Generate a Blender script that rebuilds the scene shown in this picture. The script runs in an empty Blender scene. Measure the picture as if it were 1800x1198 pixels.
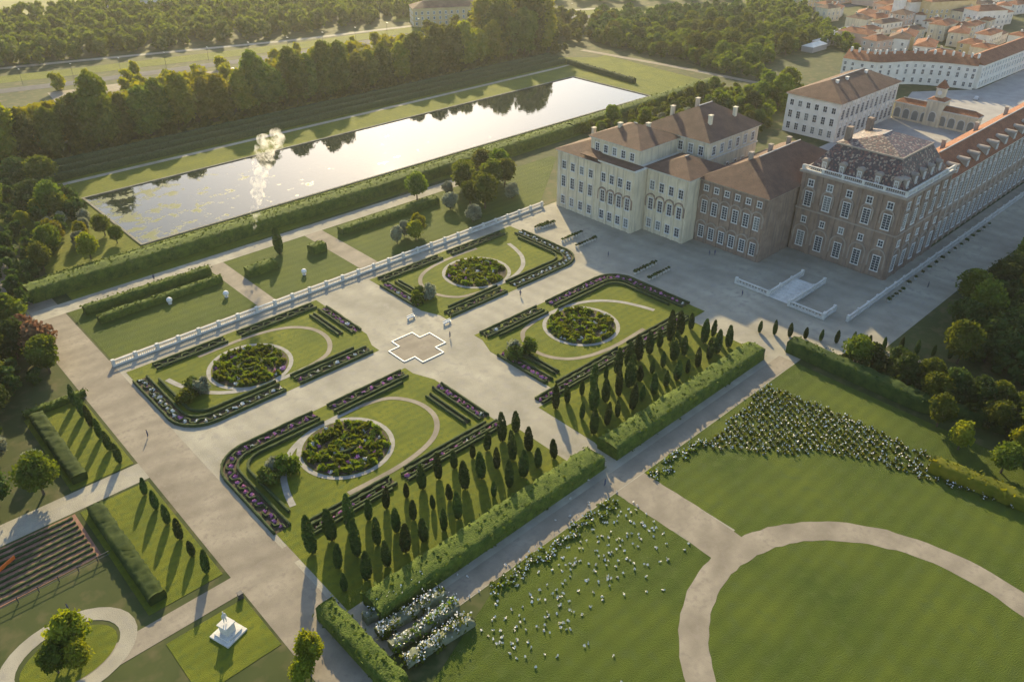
import bpy, bmesh, math, random
import numpy as np
from mathutils import Vector
R=math.radians; PI=math.pi
sc=bpy.context.scene; COL=sc.collection
# ---------------- camera, light, sky (site axes: x along the terraces, y towards the pond) ----------------
TH=46.91
cam=bpy.data.objects.new('camera',bpy.data.cameras.new('camera')); COL.objects.link(cam); sc.camera=cam
cam.data.sensor_width=36; cam.data.lens=28; cam.data.clip_start=1; cam.data.clip_end=9000
cam.location=(0,0,100); cam.rotation_euler=(R(90-32.0),0,R(TH-90))
SUN_AZ=TH+9; SUN_EL=23
w=bpy.data.worlds.new('World'); sc.world=w; w.use_nodes=True
sky=w.node_tree.nodes.new('ShaderNodeTexSky'); sky.sky_type='NISHITA'; sky.sun_disc=False
sky.sun_elevation=R(SUN_EL); sky.sun_rotation=R(90-SUN_AZ); sky.air_density=1.0; sky.dust_density=.9; sky.ozone_density=1.0
w.node_tree.links.new(sky.outputs[0],w.node_tree.nodes['Background'].inputs[0]); w.node_tree.nodes['Background'].inputs[1].default_value=0.15
sl=bpy.data.lights.new('sun','SUN'); sl.energy=5.0; sl.angle=R(0.9); sl.color=(1,0.80,0.45)
so=bpy.data.objects.new('sun',sl); COL.objects.link(so)
d=Vector((math.cos(R(SUN_AZ))*math.cos(R(SUN_EL)),math.sin(R(SUN_AZ))*math.cos(R(SUN_EL)),math.sin(R(SUN_EL))))
so.rotation_euler=d.to_track_quat('Z','Y').to_euler()
vs=sc.view_settings; vs.view_transform='Standard'; vs.look='None'; vs.exposure=0.9; vs.gamma=1
rnd=random.Random(7); rng=np.random.default_rng(5)

# ---------------- materials ----------------
def mat(name,c1,c2=None,scale=0.2,rough=0.9,bump=0.0,bscale=2.0,spec=0.2,c3=None,objvar=0.0,detail=5,contrast=(0.35,0.65),streak=False,trans=0.0,tcol=None):
    m=bpy.data.materials.new(name); m.use_nodes=True; nt=m.node_tree; L=nt.links
    b=nt.nodes['Principled BSDF']; b.inputs['Roughness'].default_value=rough; b.inputs['Specular IOR Level'].default_value=spec
    b.inputs['Base Color'].default_value=(*c1,1); out=nt.nodes['Material Output']
    geo=nt.nodes.new('ShaderNodeNewGeometry'); col=None
    if c2:
        n=nt.nodes.new('ShaderNodeTexNoise'); n.inputs['Scale'].default_value=scale; n.inputs['Detail'].default_value=detail; n.inputs['Roughness'].default_value=.62
        L.new(geo.outputs['Position'],n.inputs['Vector'])
        r=nt.nodes.new('ShaderNodeValToRGB'); r.color_ramp.elements[0].position=contrast[0]; r.color_ramp.elements[1].position=contrast[1]
        r.color_ramp.elements[0].color=(*c1,1); r.color_ramp.elements[1].color=(*c2,1)
        L.new(n.outputs['Fac'],r.inputs[0]); col=r.outputs[0]
        if c3:
            n2=nt.nodes.new('ShaderNodeTexNoise'); n2.inputs['Scale'].default_value=scale*9; n2.inputs['Detail'].default_value=3
            if streak:
                mp=nt.nodes.new('ShaderNodeMapping'); mp.inputs['Scale'].default_value=(1,1,.1); L.new(geo.outputs['Position'],mp.inputs[0]); L.new(mp.outputs[0],n2.inputs['Vector']); n2.inputs['Scale'].default_value=1.1
            else: L.new(geo.outputs['Position'],n2.inputs['Vector'])
            r2=nt.nodes.new('ShaderNodeValToRGB'); r2.color_ramp.elements[0].position=.5; r2.color_ramp.elements[1].position=.68
            L.new(n2.outputs['Fac'],r2.inputs[0])
            mx=nt.nodes.new('ShaderNodeMixRGB'); L.new(r2.outputs[0],mx.inputs[0]); L.new(col,mx.inputs[1]); mx.inputs[2].default_value=(*c3,1); col=mx.outputs[0]
    if objvar:
        oi=nt.nodes.new('ShaderNodeObjectInfo'); hs=nt.nodes.new('ShaderNodeHueSaturation')
        mr=nt.nodes.new('ShaderNodeMapRange'); mr.inputs['To Min'].default_value=1-objvar; mr.inputs['To Max'].default_value=1+objvar
        L.new(oi.outputs['Random'],mr.inputs[0]); L.new(mr.outputs[0],hs.inputs['Value'])
        mr2=nt.nodes.new('ShaderNodeMapRange'); mr2.inputs['To Min'].default_value=.5-objvar*.07; mr2.inputs['To Max'].default_value=.5+objvar*.05
        L.new(oi.outputs['Random'],mr2.inputs[0]); L.new(mr2.outputs[0],hs.inputs['Hue'])
        if col: L.new(col,hs.inputs['Color'])
        else: hs.inputs['Color'].default_value=(*c1,1)
        col=hs.outputs[0]
    if col: L.new(col,b.inputs['Base Color'])
    if bump:
        n=nt.nodes.new('ShaderNodeTexNoise'); n.inputs['Scale'].default_value=bscale; n.inputs['Detail'].default_value=4
        L.new(geo.outputs['Position'],n.inputs['Vector'])
        bp=nt.nodes.new('ShaderNodeBump'); bp.inputs['Strength'].default_value=bump; bp.inputs['Distance'].default_value=.3
        L.new(n.outputs['Fac'],bp.inputs['Height']); L.new(bp.outputs[0],b.inputs['Normal'])
    if trans:
        t=nt.nodes.new('ShaderNodeBsdfTranslucent'); ms=nt.nodes.new('ShaderNodeMixShader'); ms.inputs[0].default_value=trans
        hs2=nt.nodes.new('ShaderNodeHueSaturation'); hs2.inputs['Value'].default_value=1.9; hs2.inputs['Hue'].default_value=.475; hs2.inputs['Saturation'].default_value=1.1
        if col: L.new(col,hs2.inputs['Color'])
        else: hs2.inputs['Color'].default_value=(*c1,1)
        L.new(hs2.outputs[0],t.inputs[0])
        L.new(b.outputs[0],ms.inputs[1]); L.new(t.outputs[0],ms.inputs[2]); L.new(ms.outputs[0],out.inputs['Surface'])
    return m
M={}
M['ground']=mat('rough_grass_ground',(.030,.045,.011),(.065,.078,.022),.03,c3=(.09,.085,.035))
M['lawn']=mat('mown_lawn',(.078,.104,.007),(.155,.168,.011),.11,bump=.8,bscale=7,c3=(.085,.115,.014),contrast=(.3,.7))
M['lawn_dark']=mat('park_lawn',(.040,.068,.006),(.088,.114,.010),.05,bump=.9,bscale=6,c3=(.065,.092,.014),contrast=(.3,.7))
M['gravel']=mat('pale_gravel',(.23,.215,.17),(.40,.37,.285),.07,bump=.45,bscale=7,c3=(.29,.27,.225),contrast=(.3,.7))
M['gravel_dark']=mat('brown_gravel',(.19,.165,.125),(.29,.255,.195),.12,bump=.2,bscale=6,c3=(.22,.19,.15))
M['ringpath']=mat('white_gravel',(.24,.23,.20),(.33,.315,.28),.6)
M['soil']=mat('bed_soil',(.045,.032,.022),(.10,.075,.05),1.2,c3=(.05,.06,.025))
M['box']=mat('box_hedge',(.022,.040,.014),(.05,.075,.022),1.5,bump=.8,bscale=5,c3=(.07,.09,.03))
M['hedge']=mat('clipped_hornbeam',(.040,.075,.010),(.105,.150,.018),.7,bump=1,bscale=4,c3=(.13,.15,.035),trans=.12)
M['leaf']=mat('tree_leaves',(.045,.078,.010),(.105,.140,.018),.35,objvar=.35,trans=.34)
M['leaf_yellow']=mat('sunny_leaves',(.10,.135,.012),(.19,.20,.022),.35,objvar=.3,trans=.38)  # yellower leaf colour for some trees, hedges and bushes
M['leaf_dark']=mat('dark_leaves',(.022,.048,.010),(.055,.086,.016),.5,objvar=.3,trans=.22)
M['leaf_brown']=mat('copper_leaves',(.11,.062,.035),(.19,.12,.06),.5,objvar=.3,trans=.25)
M['leaf_grey']=mat('silver_leaves',(.13,.15,.10),(.24,.26,.17),.6,objvar=.2,trans=.25)
M['leaf_pink']=mat('cherry_leaves',(.20,.09,.11),(.30,.17,.17),.5,objvar=.3,trans=.25)
M['cypress']=mat('cypress_foliage',(.026,.056,.012),(.072,.110,.020),1.2,bump=1,bscale=5,objvar=.4,trans=.12)
M['bark']=mat('bark',(.07,.05,.035),(.12,.09,.06),3)
M['white_flower']=mat('white_blossom',(.62,.60,.56),(.80,.78,.72),3,objvar=.12)
M['pink_flower']=mat('pink_blossom',(.42,.13,.30),(.62,.30,.50),3,objvar=.25)
M['yellow_flower']=mat('yellow_blossom',(.5,.42,.05),(.6,.55,.15),3,objvar=.2)
M['cream']=mat('cream_plaster',(.56,.49,.35),(.68,.60,.44),.25,c3=(.46,.40,.30),streak=True)
M['brick']=mat('weathered_brick',(.21,.15,.115),(.30,.225,.17),.35,bump=.15,bscale=7,c3=(.18,.14,.115),streak=True)
M['greyplaster']=mat('grey_plaster',(.27,.225,.185),(.36,.305,.25),.35,c3=(.31,.27,.23))
M['whiteplaster']=mat('white_plaster',(.62,.59,.52),(.74,.71,.64),.3)
M['yellowplaster']=mat('ochre_plaster',(.52,.40,.20),(.60,.48,.27),.3)
M['pinkplaster']=mat('pink_plaster',(.50,.36,.28),(.58,.44,.35),.3)
M['stone']=mat('white_stone',(.52,.50,.45),(.66,.64,.58),.8,c3=(.42,.40,.36))
M['kerbstone']=mat('mossy_kerb',(.13,.125,.10),(.24,.23,.18),.6)
M['arch_shade']=mat('grey_shutter',(.20,.21,.20)); M['frame']=mat('white_frame',(.66,.65,.62),rough=.5)
M['metal']=mat('dark_metal',(.05,.05,.055),rough=.5,spec=.5)
M['asphalt']=mat('asphalt',(.055,.06,.07),(.085,.09,.10),.3)
M['skin']=mat('skin',(.5,.33,.25)); M['clothes']=mat('dark_clothes',(.06,.07,.12))
M['dirt']=mat('ploughed_earth',(.20,.10,.07),(.30,.17,.12),.5,c3=(.16,.11,.07))
M['orange']=mat('orange_plastic',(.7,.16,.03),rough=.5); M['blue']=mat('blue_cloth',(.12,.25,.45),rough=.7)
M['paving']=mat('courtyard_paving',(.27,.255,.235),(.37,.35,.32),.15,c3=(.31,.30,.29))
M['field']=mat('stubble_field',(.17,.17,.06),(.26,.25,.10),.03)
def bands(m,scale,amount,direction='X',dist=1.5):
    # mowing stripes / rake marks / tile courses: worn or laid bands in the surface's own colour
    nt=m.node_tree; L=nt.links; b=nt.nodes['Principled BSDF']; src=b.inputs['Base Color'].links[0].from_socket
    wv=nt.nodes.new('ShaderNodeTexWave'); wv.inputs['Scale'].default_value=scale; wv.inputs['Distortion'].default_value=dist; wv.inputs['Detail Scale'].default_value=.4; wv.bands_direction=direction
    g=nt.nodes.new('ShaderNodeNewGeometry'); L.new(g.outputs['Position'],wv.inputs['Vector'])
    mr=nt.nodes.new('ShaderNodeMapRange'); mr.inputs['To Min'].default_value=1-amount; mr.inputs['To Max'].default_value=1+amount; L.new(wv.outputs['Fac'],mr.inputs[0])
    hs=nt.nodes.new('ShaderNodeHueSaturation'); L.new(src,hs.inputs['Color']); L.new(mr.outputs[0],hs.inputs['Value']); L.new(hs.outputs[0],b.inputs['Base Color'])
bands(M['lawn'],.16,.06,'Y',1.6); bands(M['lawn_dark'],.11,.07,'Y',2.5); bands(M['gravel'],.06,.05,'X',14); bands(M['gravel_dark'],.07,.06,'Y',16)
def roofmat(name,a,b_,c):
    m=mat(name,a,b_,.35,rough=.85,c3=c); nt=m.node_tree; L=nt.links; b=nt.nodes['Principled BSDF']
    wv=nt.nodes.new('ShaderNodeTexWave'); wv.inputs['Scale'].default_value=1.1; wv.inputs['Distortion'].default_value=.6; wv.bands_direction='DIAGONAL'
    geo=nt.nodes.new('ShaderNodeNewGeometry'); L.new(geo.outputs['Position'],wv.inputs['Vector'])
    bp=nt.nodes.new('ShaderNodeBump'); bp.inputs['Strength'].default_value=.5; bp.inputs['Distance'].default_value=.12
    L.new(wv.outputs['Fac'],bp.inputs['Height']); L.new(bp.outputs[0],b.inputs['Normal']); bands(m,.9,.16,'DIAGONAL',2.5); return m
M['roof']=roofmat('terracotta_tiles',(.095,.055,.040),(.155,.090,.062),(.075,.052,.042))
M['roof_red']=roofmat('red_tiles',(.20,.075,.038),(.30,.125,.062),(.11,.055,.036))
M['lead']=mat('lead_ridge',(.33,.32,.31),rough=.6)
m=bpy.data.materials.new('mosaic_slates'); m.use_nodes=True; nt=m.node_tree; b=nt.nodes['Principled BSDF']
vo=nt.nodes.new('ShaderNodeTexVoronoi'); vo.inputs['Scale'].default_value=2.1; g=nt.nodes.new('ShaderNodeNewGeometry'); nt.links.new(g.outputs['Position'],vo.inputs['Vector'])
r=nt.nodes.new('ShaderNodeValToRGB'); r.color_ramp.interpolation='CONSTANT'
for i,(p_,c_) in enumerate([(0,(.05,.035,.035)),(.42,(.15,.07,.055)),(.66,(.08,.05,.05)),(.84,(.26,.20,.15))]):
    e=r.color_ramp.elements[i] if i<2 else r.color_ramp.elements.new(p_)
    e.position=p_; e.color=(*c_,1)
sep=nt.nodes.new('ShaderNodeSeparateColor'); nt.links.new(vo.outputs['Color'],sep.inputs[0]); nt.links.new(sep.outputs[0],r.inputs[0]); nt.links.new(r.outputs[0],b.inputs['Base Color']); b.inputs['Roughness'].default_value=.6
M['mosaic']=m
m=bpy.data.materials.new('window_glass'); m.use_nodes=True; b=m.node_tree.nodes['Principled BSDF']; b.inputs['Base Color'].default_value=(.035,.045,.055,1); b.inputs['Roughness'].default_value=.12; oi=m.node_tree.nodes.new('ShaderNodeObjectInfo'); rr_=m.node_tree.nodes.new('ShaderNodeValToRGB'); rr_.color_ramp.interpolation='CONSTANT'; rr_.color_ramp.elements[0].color=(.03,.04,.05,1); rr_.color_ramp.elements[1].color=(.16,.17,.16,1); rr_.color_ramp.elements[1].position=.74; m.node_tree.links.new(oi.outputs['Random'],rr_.inputs[0]); m.node_tree.links.new(rr_.outputs[0],b.inputs['Base Color']); M['glass']=m
m=bpy.data.materials.new('pond_water'); m.use_nodes=True; nt=m.node_tree; b=nt.nodes['Principled BSDF']; b.inputs['Base Color'].default_value=(.022,.030,.020,1); b.inputs['Roughness'].default_value=.03; b.inputs['IOR'].default_value=1.33; b.inputs['Specular IOR Level'].default_value=.5
n=nt.nodes.new('ShaderNodeTexNoise'); n.inputs['Scale'].default_value=.5; n.inputs['Detail'].default_value=3; g=nt.nodes.new('ShaderNodeNewGeometry'); nt.links.new(g.outputs['Position'],n.inputs['Vector'])
bp=nt.nodes.new('ShaderNodeBump'); bp.inputs['Strength'].default_value=.035; bp.inputs['Distance'].default_value=.3; nt.links.new(n.outputs['Fac'],bp.inputs['Height']); nt.links.new(bp.outputs[0],b.inputs['Normal']); 
n=nt.nodes.new('ShaderNodeTexNoise'); n.inputs['Scale'].default_value=.16; n.inputs['Detail'].default_value=7; n.inputs['Roughness'].default_value=.7; nt.links.new(g.outputs['Position'],n.inputs['Vector'])
sx=nt.nodes.new('ShaderNodeSeparateXYZ'); nt.links.new(g.outputs['Position'],sx.inputs[0]); mr=nt.nodes.new('ShaderNodeMapRange'); mr.inputs[1].default_value=66; mr.inputs[2].default_value=150; mr.inputs[3].default_value=.10; mr.inputs[4].default_value=-.06; nt.links.new(sx.outputs[0],mr.inputs[0])
ad=nt.nodes.new('ShaderNodeMath'); nt.links.new(n.outputs['Fac'],ad.inputs[0]); nt.links.new(mr.outputs[0],ad.inputs[1])
r=nt.nodes.new('ShaderNodeValToRGB'); r.color_ramp.elements[0].position=.60; r.color_ramp.elements[1].position=.64; nt.links.new(ad.outputs[0],r.inputs[0])
mx=nt.nodes.new('ShaderNodeMixRGB'); mx.inputs[1].default_value=(.022,.030,.020,1); mx.inputs[2].default_value=(.06,.085,.025,1); nt.links.new(r.outputs[0],mx.inputs[0]); nt.links.new(mx.outputs[0],b.inputs['Base Color'])
m2=nt.nodes.new('ShaderNodeMapRange'); m2.inputs[3].default_value=.03; m2.inputs[4].default_value=.7; nt.links.new(r.outputs[0],m2.inputs[0]); nt.links.new(m2.outputs[0],b.inputs['Roughness'])
M['water']=m

# ---------------- helpers ----------------
def link(name,me,m=None,parent=None,loc=None,rz=0,scale=None):
    o=bpy.data.objects.new(name,me); COL.objects.link(o)
    if m is not None and me is not None and not me.materials: me.materials.append(M[m] if isinstance(m,str) else m)
    if parent: o.parent=parent
    if loc is not None: o.location=loc
    if rz: o.rotation_euler=(0,0,rz)
    if scale is not None: o.scale=scale if hasattr(scale,'__len__') else (scale,)*3
    return o
def empty(name,loc,rz=0): return link(name,None,None,None,loc,rz)
def tag(o,label=None,cat=None,group=None,kind=None):
    if label: o['label']=label
    if cat: o['category']=cat
    if group: o['group']=group
    if kind: o['kind']=kind
    return o
def mesh(name,v,f,smooth=False):
    me=bpy.data.meshes.new(name); v=np.asarray(v,dtype=np.float32)
    if isinstance(f,np.ndarray):
        k=f.shape[1]; me.vertices.add(len(v)); me.vertices.foreach_set('co',v.ravel())
        me.loops.add(f.size); me.loops.foreach_set('vertex_index',f.astype(np.int32).ravel())
        me.polygons.add(len(f)); me.polygons.foreach_set('loop_start',np.arange(0,f.size,k,dtype=np.int32)); me.update(calc_edges=True)
    else: me.from_pydata([tuple(map(float,p)) for p in v],[],f)
    if smooth: me.shade_smooth()
    return me
class MB:
    def __init__(s): s.v=[]; s.f=[]
    def add(s,v,f):
        k=len(s.v); s.v+=list(v); s.f+=[tuple(i+k for i in q) for q in f]; return s
    def box(s,x0,x1,y0,y1,z0,z1):
        return s.add([(x0,y0,z0),(x1,y0,z0),(x1,y1,z0),(x0,y1,z0),(x0,y0,z1),(x1,y0,z1),(x1,y1,z1),(x0,y1,z1)],
          [(0,3,2,1),(4,5,6,7),(0,1,5,4),(1,2,6,5),(2,3,7,6),(3,0,4,7)])
    def lathe(s,prof,n=8,cx=0,cy=0,cz=0):
        v=[];f=[]
        for (r_,z) in prof:
            for i in range(n): a=2*PI*i/n; v.append((cx+r_*math.cos(a),cy+r_*math.sin(a),cz+z))
        for j in range(len(prof)-1):
            for i in range(n): f.append((j*n+i,j*n+(i+1)%n,(j+1)*n+(i+1)%n,(j+1)*n+i))
        f.append(tuple(range(n))[::-1]); f.append(tuple(range((len(prof)-1)*n,len(prof)*n))); return s.add(v,f)
    def me(s,name,smooth=False): return mesh(name,s.v,s.f,smooth)
    def build(s,name,m,parent=None,**k): return link(name,s.me(name),m,parent,**k)
def resample(pts,ds):
    out=[np.array(pts[0],float)]
    for a,b in zip(pts[:-1],pts[1:]):
        a=np.array(a,float);b=np.array(b,float);n=max(1,int(round(np.linalg.norm(b-a)/ds)))
        for i in range(1,n+1): out.append(a+(b-a)*i/n)
    return np.array(out)
def normals(p,closed=False):
    t=np.roll(p,-1,0)-np.roll(p,1,0) if closed else np.gradient(p,axis=0)
    t/=np.linalg.norm(t,axis=1)[:,None]+1e-9; return np.stack([-t[:,1],t[:,0]],1)
def arc(cx,cy,r,a0,a1,n=10): return [(cx+r*math.cos(R(a0+(a1-a0)*i/n)),cy+r*math.sin(R(a0+(a1-a0)*i/n))) for i in range(n+1)]
def curve(pts,n=6):
    out=[];P=[np.array(p,float) for p in pts]
    for i in range(len(P)-1):
        p0,p1,p2,p3=P[max(i-1,0)],P[i],P[i+1],P[min(i+2,len(P)-1)]
        for t in np.linspace(0,1,n,endpoint=False): out.append(tuple(.5*((2*p1)+(-p0+p2)*t+(2*p0-5*p1+4*p2-p3)*t*t+(-p0+3*p1-3*p2+p3)*t**3)))
    return out+[tuple(P[-1])]
def ribbon(name,pts,width,z,m,ds=1.5,parent=None,closed=False,jit=0.0):
    p=resample(pts,ds)
    if closed: p=p[:-1]
    n=normals(p,closed); W=width/2+(rng.random(len(p))[:,None]-.5)*jit; k=len(p)
    v=np.concatenate([np.c_[p+n*W,np.full(k,z)],np.c_[p-n*W,np.full(k,z)]])
    i=np.arange(k if closed else k-1); j=(i+1)%k; f=np.stack([i,i+k,j+k,j],1); return link(name,mesh(name,v,f),m,parent)
def sheet(name,poly,z,m,parent=None,thick=0):
    bm=bmesh.new(); f=bm.faces.new([bm.verts.new((x,y,z)) for x,y in poly]); bm.normal_update()
    if f.normal.z<0: f.normal_flip()
    if thick:
        e=bmesh.ops.extrude_face_region(bm,geom=[f]); 
        for g_ in e['geom']:
            if isinstance(g_,bmesh.types.BMVert): g_.co.z-=thick
    me=bpy.data.meshes.new(name); bm.to_mesh(me); bm.free(); return link(name,me,m,parent)
def sweep(pts,width,height,ds=.6,jit=.08,closed=False,z0=0.0,nx=3):
    p=resample(pts,ds)
    if closed: p=p[:-1]
    n=normals(p,closed); k=len(p)
    prof=[(-.5,0),(-.5,.5),(-.48,.93)]+[(-.5+.5*2*(i+1)/(nx+1),1.0) for i in range(nx)]+[(.48,.93),(.5,.5),(.5,0)]
    V=[]
    for (a,h) in prof:
        jx=(rng.random((k,1))-.5)*jit*(0 if h==0 else 2); jz=(rng.random(k)-.5)*jit*(2 if h>.9 else 0)
        V.append(np.c_[p+n*(a*width+jx),np.full(k,z0+h*height)+jz])
    v=np.concatenate(V); q=len(prof); F=[]
    i=np.arange(k if closed else k-1); j=(i+1)%k
    for c in range(q-1): F.append(np.stack([c*k+i,(c+1)*k+i,(c+1)*k+j,c*k+j],1))
    if not closed:
        for e in (0,k-1):
            for c in range(q//2): F.append(np.array([[c*k+e,(c+1)*k+e,(q-2-c)*k+e,(q-1-c)*k+e]]))
    return v,np.concatenate(F)
def leaf_quads(P,size,rg=rng,flat=0.0):
    n=len(P); a=rg.normal(size=(n,3)); a[:,2]*=(1-flat); a/=np.linalg.norm(a,axis=1)[:,None]; b=rg.normal(size=(n,3)); b[:,2]*=(1-flat); b-=a*(a*b).sum(1)[:,None]; b/=np.linalg.norm(b,axis=1)[:,None]
    s=(size*(.6+.8*rg.random(n)))[:,None]; a*=s; b*=s*.75
    v=np.stack([P-a-b,P+a-b,P+a+b,P-a+b],1).reshape(-1,3); f=np.arange(4*n).reshape(n,4); return v,f
def hedge_mesh(name,pts,width,height,ds=.8,jit=.16,leafs=6,closed=False,lsize=.22):
    v,f=sweep(pts,width,height,ds,jit,closed); p=resample(pts,ds); n=normals(p); K=int(len(p)*leafs)
    i=rng.integers(0,len(p),K); a=rng.random(K)-.5; side=rng.random(K)<.45
    xy=p[i]+n[i]*(np.where(side,np.sign(a)*.5,a)*width)[:,None]+(rng.random((K,2))-.5)*ds
    z=np.where(side,rng.random(K)*height,height+.05)
    lv,lf=leaf_quads(np.c_[xy,z],lsize); return mesh(name,np.concatenate([v,lv]),np.concatenate([f,lf+len(v)]))
def ico(sub=2):
    bm=bmesh.new(); bmesh.ops.create_icosphere(bm,subdivisions=sub,radius=1); v=np.array([x.co[:] for x in bm.verts]); f=np.array([[q.index for q in t.verts] for t in bm.faces]); bm.free(); return v,f
ICO2=ico(2); ICO1=ico(1)
MUL=1.7
def crown_arrays(h,rad,nl,nleaf,lsize,seed,base=.28,shape='round',core=True):
    rg=np.random.default_rng(seed); V=[];F=[];k=0
    L=[]
    for i in range(nl):
        t=(i+.5)/nl; z=h*(base+(1-base)*(.12+.80*t)); 
        rr=rad*(math.sin(PI*(.18+.72*t))**.7 if shape=='round' else (1-t*.85))
        a=rg.random()*2*PI; d_=rr*.55*rg.random()**.5
        L.append((d_*math.cos(a),d_*math.sin(a),z,rr*(.5+.22*rg.random())))
    for (x,y,z,r_) in L:
        if core:
            v=ICO1[0]*(r_*.74)*(1+.22*(rg.random((len(ICO1[0]),1))-.5))*np.array([1,1,.85])+np.array([x,y,z]); f=ICO1[1]
            V.append(v); F.append(np.c_[f,f[:,2]]+k); k+=len(v)
        n=max(8,int(nleaf*MUL)//nl); dv=rg.normal(size=(n,3)); dv/=np.linalg.norm(dv,axis=1)[:,None]; P=dv*(r_*(.72+.42*rg.random((n,1))))*np.array([1,1,.9])+np.array([x,y,z])
        lv,lf=leaf_quads(P,lsize,rg); V.append(lv); F.append(lf+k); k+=len(lv)
    return np.concatenate(V),np.concatenate(F)
def fix(f): return [tuple(q[:3]) if q[2]==q[3] else tuple(q) for q in f.tolist()]
def crown_mesh(name,*a,**k):
    v,f=crown_arrays(*a,**k); return mesh(name,v,fix(f))
def copies(): pass
TR={}
def tree_variant(key,h,rad,nl,nleaf,ls,m,seed,shape='round',base=.28):
    me=crown_mesh('crown',h,rad,nl,nleaf,ls,seed,base,shape); me.materials.append(M[m])
    b=MB(); b.lathe([(h*.032,0),(h*.024,h*.15),(h*.018,h*.5),(.05,h*.8)],7)
    for q in range(4):
        a=q*1.7+seed; r0=h*.012
        x,y=math.cos(a),math.sin(a); zz=h*(.28+.06*q); l=rad*.6
        b.add([(r0,0,zz),(-r0*.5,r0,zz),(-r0*.5,-r0,zz),(x*l+.03,y*l,zz+l*.8),(x*l,y*l+.03,zz+l*.8),(x*l,y*l-.03,zz+l*.8)],[(0,1,4,3),(1,2,5,4),(2,0,3,5)])
    tm=b.me('trunk'); tm.materials.append(M['bark']); TR[key]=(me,tm,h)
for i in range(4):
    tree_variant('round%d'%i,11,4.6,20,1700,0.30,'leaf',i+1)
    tree_variant('dark%d'%i,10,4.4,18,1500,0.28,'leaf_dark',i+21)
    tree_variant('yellow%d'%i,11,4.4,19,1600,0.30,'leaf_yellow',i+41)
for i in range(2):
    tree_variant('poplar%d'%i,17,5.2,24,2300,0.34,'leaf',i+61,base=.04)
    tree_variant('poplary%d'%i,16,5.0,24,2300,0.34,'leaf_yellow',i+71,base=.04)
    tree_variant('brown%d'%i,8,3.8,10,1100,.3,'leaf_brown',i+81,base=.2)
    tree_variant('grey%d'%i,7,3.2,10,1100,.3,'leaf_grey',i+91,base=.2)
    tree_variant('pink%d'%i,7,3.4,9,900,.32,'leaf_pink',i+95,base=.2)
ADJ=dict(brown='copper-brown',grey='silvery grey-green',pink='pinkish',yellow='sunlit yellow-green',dark='dark green',poplary='sunlit yellow-green')
def tree(kind,x,y,s,label,cat='tree',group=None,name='tree',z=0):
    if group and kind in ADJ and ADJ[kind].split('-')[0] not in label: label=ADJ[kind]+' '+label; group=ADJ[kind]+' '+group
    keys=[k for k in TR if k.rstrip('0123456789')==kind]; cm,tm,h=TR[rnd.choice(keys)]
    e=empty(name,(x,y,z),rnd.random()*6.28); sx=s*(.9+.2*rnd.random()); e.scale=(sx,sx,s*(.9+.25*rnd.random()))
    tag(e,label,cat,group); link('trunk',tm,None,e); link('crown',cm,None,e); return e
def inpoly(x,y,P):
    c=False
    for i in range(len(P)):
        x1,y1=P[i];x2,y2=P[i-1]
        if (y1>y)!=(y2>y) and x<(x2-x1)*(y-y1)/(y2-y1)+x1: c=not c
    return c
def scatter(P,n,sp,rg=rnd,avoid=None):
    xs=[p[0] for p in P];ys=[p[1] for p in P];o=[];t=0
    while len(o)<n and t<n*60:
        t+=1;x=rg.uniform(min(xs),max(xs));y=rg.uniform(min(ys),max(ys))
        if inpoly(x,y,P) and all((x-a)**2+(y-b_)**2>sp*sp for a,b_ in o) and not(avoid and avoid(x,y)): o.append((x,y))
    return o
def wood(P,n,sp,kinds,smin,smax,label,group,name='tree',avoid=None):
    for x,y in scatter(P,n,sp,avoid=avoid): tree(rnd.choice(kinds),x,y,rnd.uniform(smin,smax),label,'tree',group,name)
# clumps of low-poly trees that read as one mass
def forest(name,P,n,sp,m,hs,label,avoid=None,cat='woodland'):
    V=[];F=[];k=0; protos=[crown_arrays(9,4.2,5,130,.75,300+i,base=.05) for i in range(4)]
    pts=scatter(P,n,sp,avoid=avoid)
    for x,y in pts:
        v,f=protos[rnd.randrange(4)]; s=rnd.uniform(*hs); a=rnd.random()*6.28; c_,s_=math.cos(a),math.sin(a)
        vv=np.c_[v[:,0]*c_-v[:,1]*s_,v[:,0]*s_+v[:,1]*c_,v[:,2]]*s+np.array([x,y,0]); V.append(vv);F.append(f+k);k+=len(vv)
    me=mesh(name,np.concatenate(V),fix(np.concatenate(F))); return tag(link(name,me,m),label,cat,None,'stuff')

# ---------------- terrain ----------------
def struct(o): o['kind']='structure'; return o
struct(sheet('ground',[(-300,-300),(6000,-300),(6000,6000),(-300,6000)],-.06,'ground'))
# gravel of the formal garden, park lawns, palace forecourt
struct(sheet('garden_gravel',[(27.5,66),(156,66),(156,55),(215,55),(330,50),(330,71),(203.5,71),(203.5,170),(27.5,170)],-.03,'gravel'))
struct(sheet('west_gravel',[(-12,128),(28,128),(28,133.5),(-12,133.5)],-.028,'gravel'))
struct(sheet('avenue_gravel',[(27.4,56),(36.5,56),(36.5,250),(27.4,250)],-.026,'gravel_dark'))
struct(sheet('cross_avenue_gravel',[(87.5,46),(95.5,46),(95.5,80),(87.5,80)],-.022,'gravel'))
struct(sheet('south_path',[(37,66.2),(150,66.2),(150,70.2),(37,70.2)],-.018,'gravel_dark'))
struct(sheet('west_path',[(-10,91.3),(41,91.3),(41,95.4),(-10,95.4)],-.016,'gravel_dark'))
P_=struct(sheet('pond_terrace_path',[(30,203),(175,203),(175,209),(30,209)],-.014,'gravel'))
struct(sheet('wall_path',[(36,171.2),(175,171.2),(175,173.5),(36,173.5)],-.012,'gravel_dark'))
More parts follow.
